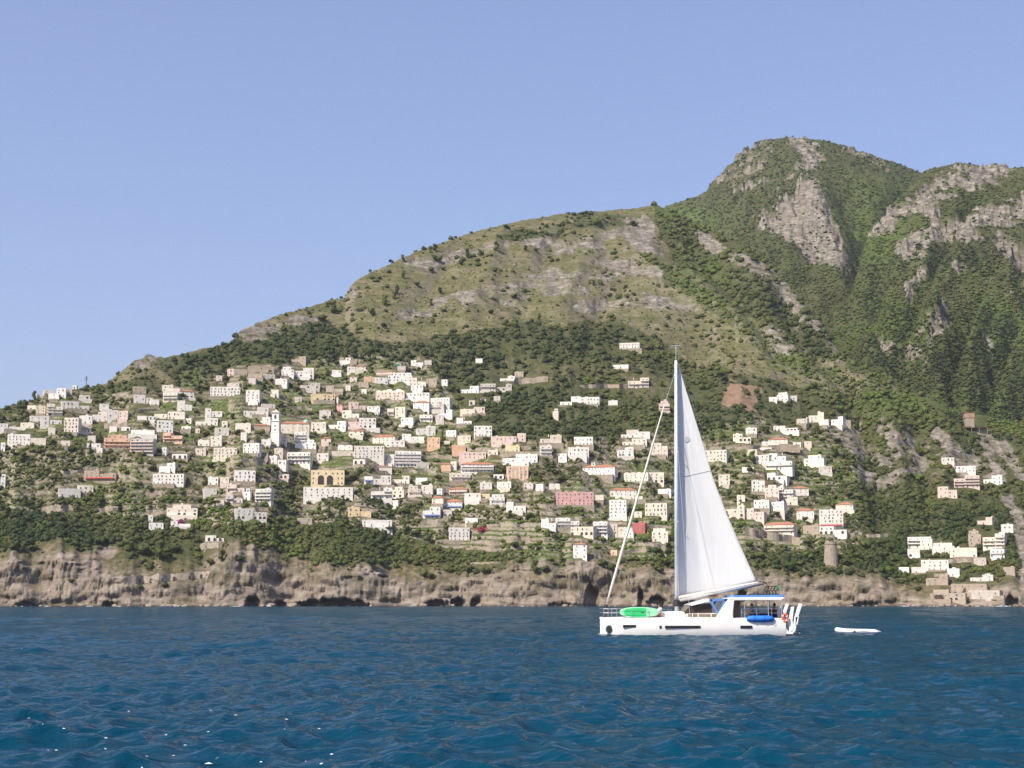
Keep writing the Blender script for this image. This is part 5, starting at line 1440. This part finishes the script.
# cockpit inside
poly_part('cockpit_floor', [(722, 620), (722, 618.9), (781, 618.9), (781, 620)], -2.5, 2.5, GELC, None, -2.6)
poly_part('cockpit_bench', [(757, 618.6), (757, 612.6), (781, 612.6), (783, 618.6)], 1.0, 2.5, NAVY, None, -1.0)
poly_part('saloon_bulkhead', [(734.5, 618.8), (735.5, 601), (741, 601), (741, 618.8)], -2.0, 2.3, plain('brown_bulkhead', (.10, .07, .055), .6, .3), None, -2.4)
poly_part('helm_seat', [(747.6, 618.6), (747.6, 616.4), (756.5, 616.2), (757.4, 611), (758.6, 611), (758.2, 618.6)], -2.0, -1.2, NAVY, None, -1.6)
for px_ in (745, 768.6, 781.5):
    for s in (-1, 1):
        t = MB(); t.tube([(X_(px_, -2.8), s * 2.78, Z_(618.6, -2.8)), (X_(px_ + (1.5 if px_ > 780 else 0), -2.8), s * 2.78, Z_(600, -2.8))], .03, 8); t.build('bimini_post', STEEL, BOAT)
# rail with wires, pulpit at the bow
def rail(name, pts, r=.016):
    t = MB(); t.tube(pts, r, 6); return t.build(name, STEEL, BOAT)
for s in (-1, 1):
    for px_ in (608.5, 617, 632, 648, 742, 757, 772):
        rail('stanchion', [(X_(px_, -3), s * 2.95 if px_ > 612 else s * 2.6, Z_(619, -3)), (X_(px_, -3), s * 2.95 if px_ > 612 else s * 2.6, Z_(608.8, -3))])
    for zz in (608.9, 613):
        rail('lifeline', [(X_(604, -3), s * 2.45, Z_(zz, -3)), (X_(608.5, -3), s * 2.6, Z_(zz, -3)), (X_(617, -3), s * 2.95, Z_(zz, -3)), (X_(672, -3), s * 2.98, Z_(zz + .6, -3))], .011)
        rail('lifeline', [(X_(742, -3), s * 2.95, Z_(zz, -3)), (X_(781, -3), s * 2.95, Z_(zz, -3))], .011)
# stern: platform and the two white lifted davit arms
poly_part('swim_platform', [(779, 621.5), (785.3, 634.2), (793.5, 634.4), (794, 632.2), (788, 630.5), (784, 621)], -3.05, -1.75, GEL, None, -3.2, .03)
poly_part('swim_platform', [(779, 621.5), (785.3, 634.2), (793.5, 634.4), (794, 632.2), (788, 630.5), (784, 621)], 1.75, 3.05, GEL, None, -3.2, .03)
for s in (-1, 1):
    for pts in ([(789.5, 631.5), (788.6, 622), (791.8, 607), (794.3, 606.6), (792.6, 620), (794.2, 630)], [(792.3, 634), (794.6, 617.4), (799.6, 603.4), (802.5, 604), (797.2, 620), (795.6, 631)], [(795.4, 617), (799.2, 616), (797.8, 624), (795.4, 627)]):
        y = -2.9 if s < 0 else 2.5; poly_part('davit_arm', pts, y, y + .35, GEL, None, -2.9, .02)
# mast, boom, standing rigging
def mp_(y): return P(676.2, y, 0)
base, head = P(676.9, 611.5, 0), P(675.9, 360.5, 0)
m = MB(); m.tube([base, tuple(np.array(base) * .5 + np.array(head) * .5), head], [.16, .15, .10], 12); mast = m.build('mast', ALU, BOAT, True)
m = MB(); m.tube([P(676.8, 606.5, 0), P(676.6, 600, 0)], .26, 10); m.build('mast_bag', BLACK, mast)
m = MB(); m.tube([P(675.9, 360.5, 0), P(676.0, 347, 0)], .025, 6); m.tube([P(671.5, 346.4, 0), P(680.5, 346.0, 0)], .05, 6); m.tube([P(676, 349, 0), P(676, 345.5, 0)], .05, 6); m.build('masthead_aerial', STEEL, mast)
for py_ in (452, 522):
    for s in (-1, 1):
        t = MB(); a_ = P(676.4, py_, 0); t.tube([a_, (a_[0] + .12, s * .28, a_[2] + .02)], .03, 8); t.build('spreader', ALU, mast)
for s in (-1, 1):
    rail('shroud', [P(676.1, 420, 0), (P(676, 452, 0)[0] + .12, s * .28, P(676, 452, 0)[2] + .02), (X_(690, s * 2.9), s * 2.9, 1.3)], .012)
m = MB(); b0, b1 = P(677.5, 601, 0), P(761.5, 583.6, 0); m.tube([b0, b1], [.13, .12], 10); boom = m.build('boom', plain('boom_grey', (.36, .36, .38), .5, .15), BOAT, True)
m = MB(); mid = lambda t, d: tuple(np.array(P(677.5 + 83 * t, 599.2 - 16.6 * t, 0)) + np.array((0, 0, d)))
m.tube([mid(0, .1), mid(.5, .02), mid(.97, .06)], [.10, .15, .05], 8); m.build('sail_stack', ROPE, boom)
# mainsail
LU = [(677.4, 597.5), (676.6, 363)]; nu, nv = 46, 22; G = []
LE = np.array([(757.2, 583.2), (751.5, 570.5), (741.2, 547.5), (727.2, 515), (712.8, 477), (705.6, 452), (690.5, 404), (677.6, 362.5)])
lt = np.linspace(0, 1, len(LE))
for i_ in range(nu):
    t = i_ / (nu - 1); row = []
    ly = 597.5 + (363 - 597.5) * t; lx = 677.5 - 1.0 * t
    ey = 583.2 + (362.6 - 583.2) * t; ex = np.interp(-ey, -LE[:, 1], LE[:, 0])
    for j_ in range(nv):
        s = j_ / (nv - 1)
        fx = lx + (ex - lx) * s; fy = ly + (ey - ly) * s + (2.2 * math.sin(math.pi * s)) * (1 - t) ** 3
        w = (1 - t) * 5.4 + .1
        y = .22 + .105 * w * math.sin(math.pi * s ** .75) * (1 - .3 * t) + s * .12 * w * t
        y += .05 * math.sin(s * 9 + t * 4) * (1 - t) * s + .035 * (fbm(np.array(s * 6 + t * 9), np.array(t * 3 - s * 4), 301, 3) - .5) * 2 + .06 * math.exp(-((s - .33 - .1 * t) / .06) ** 2) * (1 - t * .5)
        row.append(P(fx, fy, float(y)))
    G.append(row)
m = MB(); m.grid(G); sl_ = m.build('mainsail', SAIL, BOAT, True); md = sl_.modifiers.new('cloth', 'SOLIDIFY'); md.thickness = .015
sd_ = MB(); r_ = [np.array(p) for p in G[int(nu * .515)]]; sd_.tube([tuple(p + np.array((0, -.02, 0))) for p in r_], .014, 5); sd_.build('seam', plain('grey_seam', (.45, .47, .5), .7, .1), sl_)
e = MB(); cc = np.array(G[int(nu * .66)][int(nv * .42)]) + np.array((0, -.03, 0)); disc(e, cc[0], cc[1], cc[2], .2, .22, .01, 0); e.build('sail_patch', plain('grey_patch', (.42, .45, .52), .7, .1), sl_)
# furled headsail on its stay
st0, st1, st2 = P(604.8, 610, 0), P(664.3, 405, 0), P(675.6, 371, 0)
m = MB(); q = [tuple(np.array(st0) * (1 - t) + np.array(st1) * t) for t in np.linspace(.02, 1, 12)]; m.tube(q, list(np.interp(np.linspace(0, 1, 12), [0, .08, .3, .8, 1], [.05, .09, .10, .075, .035])), 9); m.build('furled_genoa', ROPE, BOAT, True)
m = MB(); m.tube([st1, st2], .012, 6); m.build('forestay', STEEL, BOAT)
m = MB(); m.tube([st0, tuple(np.array(st0) * .975 + np.array(st1) * .025)], .14, 10); m.tube([P(604.6, 619, 0), st0], .05, 8); m.build('furling_drum', BLACK, BOAT)
rail('topping_lift', [P(759.5, 583.5, 0), P(677.2, 362, 0)], .006)
m = MB(); fl = [P(780.5, 588.2, -2.2), P(778.3, 585.0, -2.2), P(776.8, 586.4, -2.2), P(779.5, 589.5, -2.2)]; m.prism([(p[0], p[2]) for p in fl][::-1], -2.22, -2.2); fo = m.build('flag', plain('green_flag', (.02, .35, .10), .8, .1), BOAT)
m = MB(); m.tube([P(781, 597, -2.2), P(779.9, 585, -2.2)], .02, 6); m.build('flagstaff', STEEL, fo)
for k in range(4):
    cx_, cy_, cz_ = P(766.5 + k * 3.1, 588.6, -1.5); t = MB(); t.tube([(cx_ + 0.13 * math.cos(a) + .06 * math.sin(a), cy_, cz_ + .17 * math.sin(a)) for a in np.linspace(0, 2 * math.pi, 13)], .035, 8); t.box(cx_ - .04, cx_ + .04, cy_ - .03, cy_ + .03, cz_ - .45, cz_ - .15); t.build('stowed_horseshoe', BLACK, BOAT)
tag(BOAT, 'white sailing catamaran with tall white mainsail and furled headsail, heading along the coast', 'sailboat')

# things on board
bd = empty('paddleboard', (0, YC, 0)); m = MB(); mi_ = MB()
def boardshape(k, x0, x1, z0, z1):
    n = 26; cx, cz = (x0 + x1) / 2, (z0 + z1) / 2; a, b = (x1 - x0) / 2 * k, (z1 - z0) / 2 * k
    return [(cx + a * np.sign(math.cos(t)) * abs(math.cos(t)) ** .8, cz + b * np.sign(math.sin(t)) * abs(math.sin(t)) ** .75) for t in np.linspace(0, 2 * math.pi, n, endpoint=False)]
xa, xb = P(619.6, 612, -2.8)[0], P(659, 612, -2.8)[0]; za, zb = P(640, 617.3, -2.8)[2], P(640, 607.2, -2.8)[2]
m.prism(boardshape(1, xa, xb, za, zb), -2.84, -2.72); m.build('board', LGREEN, bd, False, .03)
sh2 = [(min(x, P(646, 612, -2.8)[0]), z) for x, z in boardshape(.88, xa + .15, xb - .15, za, zb)]; mi_.prism(sh2, -2.85, -2.84); mi_.build('deck_pad', HGREEN, bd)
t = MB(); t.tube([(P(641, 612, -2.8)[0], -2.855, P(641, 612.6, -2.8)[2]), (P(643.5, 612, -2.8)[0], -2.855, P(643.5, 612.2, -2.8)[2])], .03, 6); t.build('handle', BLACK, bd)
tag(bd, 'bright green paddleboard stood on edge along the bow rail', 'paddleboard')
lr = empty('lifebuoy', (0, YC, 0)); c = P(785, 618.2, -3.05); m = MB(); n = 22
m.tube([(c[0] + .16 * math.cos(a), c[1], c[2] + .26 * math.sin(a)) for a in np.linspace(0, 2 * math.pi, n)], .085, 10); m.build('ring', REDO, lr, True)
for a in (.6, 2.5, 3.8, 5.6): t = MB(); t.tube([(c[0] + .16 * math.cos(a + d), c[1], c[2] + .26 * math.sin(a + d)) for d in (-.12, .12)], .092, 10); t.build('band', GEL, lr)
tag(lr, 'orange lifebuoy with white bands hung at the catamaran stern', 'lifebuoy')
kc = empty('covered_kayak', (0, YC, 0)); m = MB(); p0, p1 = P(746.6, 618.8, -3.15), P(774.3, 618.6, -3.15); xs = np.linspace(p0[0], p1[0], 12)
m.tube([(x, -3.2, p0[2] + .008 * math.sin(k)) for k, x in enumerate(xs)], [.12, .19, .22, .225, .225, .23, .23, .23, .225, .22, .17, .08], 12); m.build('cover', BRIGHTB, kc, True)
for k in (3, 7, 10): t = MB(); t.tube([(xs[k] + .25 * 0, -3.2 + .25 * math.cos(a), p0[2] + .25 * math.sin(a)) for a in np.linspace(0, 6.28, 12)], .015, 5); t.build('strap', plain('blue_strap', (.02, .05, .25), .8, .1), kc)
tag(kc, 'long bright blue covered roll lashed along the cockpit rail', 'kayak')

# ---------------------------------------------------------------- people
SKIN = plain('skin', (.46, .27, .19), .6, .08, 3.0); HAIR = plain('dark_hair', (.03, .02, .015), .7, .2); WSHIRT = plain('white_shirt', (.78, .76, .74), .85, .06, 3.0); BSHIRT = plain('blue_shirt', (.06, .09, .24), .85, .1, 3.0); SHORT = plain('dark_shorts', (.05, .05, .07), .85, .1, 3.0); PINKS = plain('pinkish_shorts', (.45, .16, .12), .85, .1, 3.0)
def skin(name, pts, edges, rad, m, par, sub=2):
    me_ = bpy.data.meshes.new(name); me_.from_pydata([tuple(map(float, p)) for p in pts], edges, []); me_.materials.append(m)
    o = bpy.data.objects.new(name, me_); COL.objects.link(o); o.parent = par
    md = o.modifiers.new('skin', 'SKIN'); md.use_smooth_shade = True
    for v, r in zip(me_.skin_vertices[0].data, rad): v.radius = (r, r) if np.isscalar(r) else r
    me_.skin_vertices[0].data[0].use_root = True
    sd = o.modifiers.new('smooth', 'SUBSURF'); sd.levels = sub; sd.render_levels = sub
    return o
def person(loc, rz, pose, shirt, short, lab):
    root = empty('person', loc, rz)
    if pose == 'sit':       # seated, knees drawn up, hands on the knees
        J = dict(pelvis=(0, 0, .12), belly=(-.02, 0, .30), chest=(.0, 0, .50), neck=(.03, 0, .64), head=(.06, 0, .76), top=(.07, 0, .85))
        leg = lambda s: [(.06, .1 * s, .12), (.42, .14 * s, .42), (.62, .13 * s, .05), (.80, .14 * s, .03)]
        arm = lambda s: [(.0, .19 * s, .56), (.18, .25 * s, .36), (.40, .17 * s, .44), (.48, .15 * s, .43)]
    else:                   # standing, hands forward on the wheel
        J = dict(pelvis=(0, 0, .92), belly=(0, 0, 1.08), chest=(.02, 0, 1.30), neck=(.03, 0, 1.47), head=(.06, 0, 1.60), top=(.07, 0, 1.70))
        leg = lambda s: [(0, .1 * s, .90), (.03, .12 * s, .49), (-.03, .13 * s, .08), (.14, .14 * s, .03)]
        arm = lambda s: [(.01, .19 * s, 1.40), (.06, .26 * s, 1.13), (.30, .18 * s, 1.10), (.39, .15 * s, 1.12)]
    pts = [J[k] for k in ('pelvis', 'belly', 'chest', 'neck', 'head', 'top')]; rad = [(.14, .12), (.13, .11), (.15, .115), (.055, .055), (.085, .10), (.05, .055)]; ed = [(i, i + 1) for i in range(5)]
    for s in (-1, 1):
        b = len(pts); pts += leg(s); rad += [.085, .06, .045, .032]; ed += [(0, b), (b, b + 1), (b + 1, b + 2), (b + 2, b + 3)]
        b = len(pts); pts += arm(s); rad += [.055, .042, .032, .03]; ed += [(2, b), (b, b + 1), (b + 1, b + 2), (b + 2, b + 3)]
        hx = np.array(pts[-1]); dirv = hx - np.array(pts[-2]); dirv /= np.linalg.norm(dirv); wr_ = b + 3
        for f_, ln in ((-.033, .075), (-.011, .09), (.011, .085), (.033, .07)):
            k = len(pts); pts += [tuple(hx + dirv * .05 + np.array((0, f_, 0))), tuple(hx + dirv * (.05 + ln * .55) + np.array((0, f_, -.012))), tuple(hx + dirv * (.05 + ln) + np.array((0, f_, -.035)))]; rad += [.011, .0095, .008]; ed += [(wr_, k), (k, k + 1), (k + 1, k + 2)]
        k = len(pts); pts += [tuple(hx + np.array((.01, -s * .04, .0))), tuple(hx + np.array((.045, -s * .058, -.01)))]; rad += [.012, .009]; ed += [(wr_, k), (k, k + 1)]
    # nose
    k = len(pts); hd = np.array(J['head']); pts.append(tuple(hd + np.array((.115, 0, -.005)))); rad.append(.014); ed.append((4, k))
    skin('body', pts, ed, rad, SKIN, root)
    sp_ = [J['pelvis'], J['belly'], J['chest'], tuple(np.array(J['chest']) * .3 + np.array(J['neck']) * .7)]; sr = [(.155, .135), (.15, .13), (.175, .14), (.075, .07)]; se = [(0, 1), (1, 2), (2, 3)]
    for s in (-1, 1):
        a = arm(s); b = len(sp_); sp_ += [a[0], tuple(np.array(a[0]) * .35 + np.array(a[1]) * .65)]; sr += [.075, .065]; se += [(2, b), (b, b + 1)]
    skin('shirt', sp_, se, sr, shirt, root)
    hp = [tuple(np.array(J['pelvis']) + np.array((0, 0, .02)))]; hr = [(.15, .125)]; he = []
    for s in (-1, 1):
        a = leg(s); b = len(hp); hp += [a[0], tuple(np.array(a[0]) * .4 + np.array(a[1]) * .6)]; hr += [.105, .085]; he += [(0, b), (b, b + 1)]
    skin('shorts', hp, he, hr, short, root)
    t = np.array(J['head']); hv, hf_ = ico(2); keep_ = [f for f in hf_ if not all(hv[q][0] > .25 and hv[q][2] < .25 for q in f) and not all(hv[q][2] < -.55 for q in f)]
    hm = MB(); hm.add([tuple(t + np.array((-.015, 0, .02)) + v * np.array((.112, .104, .125))) for v in hv], [tuple(int(q) for q in f) for f in keep_]); hm.build('hair', HAIR, root, True)
    fm = MB()
    for s in (-1, 1): fm.box(t[0] + .085, t[0] + .105, s * .035 - .012, s * .035 + .012, t[2] + .008, t[2] + .022)
    fm.build('eyes', BLACK, root); mm = MB(); mm.box(t[0] + .085, t[0] + .102, -.025, .025, t[2] - .05, t[2] - .04); mm.build('mouth', PINKS, root)
    for s in (-1, 1): e_ = MB(); e_.tube([(t[0] - .005, s * .085, t[2] - .03), (t[0] - .01, s * .10, t[2] + .03)], [.018, .022], 8); e_.build('ear', SKIN, root, True)
    return tag(root, lab, 'person')
p = P(660.2, 616.4, -2.5); person((p[0], YC - 2.5, p[2] - .02), math.pi + .25, 'sit', WSHIRT, PINKS, 'person in a white top seated on the foredeck beside the green board')
p = P(752.5, 616.2, -1.6); person((p[0], YC - 1.6, p[2]), math.pi + .1, 'sit', BSHIRT, SHORT, 'dark-haired person in blue sitting at the helm under the cockpit roof')
p = P(775, 614, 1.2); person((p[0], YC + 1.1, p[2] - .1), math.pi - .6, 'sit', plain('red_top', (.35, .05, .05), .85, .1, 3.), SHORT, 'person in red seated on the dark cockpit bench near the stern')

# ---------------------------------------------------------------- inflatable dinghy astern
def dinghy():
    Yd = float(HC * ray(858, 634.0)[1] / -ray(858, 634.0)[2]); x0, z0 = at(837.8, 633.8, Yd); x1, _ = at(881.5, 633.8, Yd); o = empty('inflatable_dinghy', ((x0 + x1) / 2, Yd + .75, -.03)); Lh = (x1 - x0) / 2
    HYP = plain('white_inflatable', (.80, .80, .80), .5, .06, 2.0)
    m = MB(); path = [(Lh, -.58, .17), (Lh * .72, -.6, .2), (0, -.62, .2), (-Lh * .55, -.56, .22), (-Lh * .86, -.34, .28), (-Lh * .93, 0, .31), (-Lh * .86, .34, .28), (-Lh * .55, .56, .22), (0, .62, .2), (Lh * .72, .6, .2), (Lh, .58, .17)]
    m.tube(path, [.05, .16, .18, .185, .19, .19, .19, .185, .18, .16, .05], 12); m.build('tube', HYP, o, True)
    m = MB(); m.box(-Lh * .8, Lh * .72, -.5, .5, .04, .1); m.build('floor', plain('grey_floorboard', (.3, .3, .3), .8, .2), o)
    m = MB(); m.box(Lh * .68, Lh * .74, -.5, .5, .0, .36); m.build('transom', plain('transom_grey', (.4, .38, .36), .7, .2), o)
    m = MB(); m.box(-.1, .15, -.52, .52, .27, .31); m.build('thwart', GELC, o)
    m = MB(); m.box(-Lh * .28, -Lh * .2, -.83, -.74, .2, .28); m.build('oarlock', BLACK, o)
    m = MB(); m.tube([(-Lh * .05, -.80, .14), (Lh * .7, -.78, .15)], .035, 6); m.build('rubbing_strip', plain('dull_red_strip', (.4, .2, .2), .7, .1), o)
    tag(o, 'small white inflatable dinghy floating astern of the catamaran', 'dinghy')
dinghy()
xw = P(790, 634, -2.4)[0]; foam_glint('wake_foam', [(xw + .5, YC - 2.4, .5, .3, 22, .11), (xw + .5, YC + 2.4, .6, .3, 14, .14), (P(603, 634, -2.4)[0] - .1, YC - 2.6, .2, .2, 8, .08)])
# ================================================================ sky, sun, air, camera
SUN_EL, SUN_AZ = R(47), R(-135)          # azimuth clockwise from straight ahead
sd3 = (math.sin(SUN_AZ) * math.cos(SUN_EL), math.cos(SUN_AZ) * math.cos(SUN_EL), math.sin(SUN_EL))
W = bpy.data.worlds.new('World'); SC.world = W; W.use_nodes = True; nt = W.node_tree
bg = nt.nodes['Background']; sky = N(nt, 'ShaderNodeTexSky'); sky.sky_type = 'NISHITA'; sky.sun_disc = False
sky.sun_elevation = SUN_EL; sky.sun_rotation = SUN_AZ % (2 * math.pi); sky.altitude = 0; sky.air_density = 1.0; sky.dust_density = 2.2; sky.ozone_density = 2.0
L(nt, mixc(nt, 0.32, mixc(nt, 1.0, sky.outputs[0], (1.12, 1.06, 1.17), 'MULTIPLY'), (2.0, 2.55, 4.45)), bg.inputs[0]); bg.inputs[1].default_value = 0.11
sl = bpy.data.lights.new('sun', 'SUN'); sl.energy = 4.6; sl.angle = R(0.53); sl.color = (1.0, 0.91, 0.78)
so = bpy.data.objects.new('sun', sl); COL.objects.link(so)
from mathutils import Vector
so.rotation_euler = Vector(sd3).to_track_quat('Z', 'Y').to_euler(); so.location = (0, 0, 1500)
# air
m = bpy.data.materials.new('air'); m.use_nodes = True; nt = m.node_tree; nt.nodes.remove(nt.nodes['Principled BSDF'])
pv = N(nt, 'ShaderNodeVolumePrincipled'); pv.inputs['Color'].default_value = (0.86, 0.90, 1.0, 1); pv.inputs['Density'].default_value = 2.8e-5; pv.inputs['Anisotropy'].default_value = 0.2
L(nt, pv.outputs[0], nt.nodes['Material Output'].inputs['Volume'])
hz = MB(); zb = -1500.0
hz.box(-6800, 6800, -6800, 6800, float(min(HV[:, 2].min(), -9) - 1), float(HV[:, 2].max() + 60)); ho = hz.build('haze', m); tag(ho, kind='stuff')
cam = bpy.data.cameras.new('camera'); co_ = bpy.data.objects.new('camera', cam); COL.objects.link(co_)
cam.sensor_width = 36; cam.sensor_fit = 'HORIZONTAL'; cam.lens = F / 1024 * 36; cam.clip_start = 0.5; cam.clip_end = 30000
co_.location = (0, 0, HC); co_.rotation_euler = (math.pi / 2 + PITCH, 0, 0); SC.camera = co_
SC.render.engine = 'CYCLES'
SC.view_settings.view_transform = 'Standard'; SC.view_settings.look = 'None'; SC.view_settings.gamma = 1; SC.view_settings.exposure = 0.57; SC.view_settings.use_curve_mapping = False
cy = SC.cycles; cy.use_denoising = True; cy.max_bounces = 6; cy.diffuse_bounces = 2; cy.glossy_bounces = 2; cy.transmission_bounces = 2; cy.volume_bounces = 0; cy.transparent_max_bounces = 4; cy.caustics_reflective = False; cy.caustics_refractive = False
try: cy.denoiser = 'OPENIMAGEDENOISE'; cy.denoising_input_passes = 'RGB_ALBEDO_NORMAL'; cy.denoising_prefilter = 'ACCURATE'
except Exception: pass
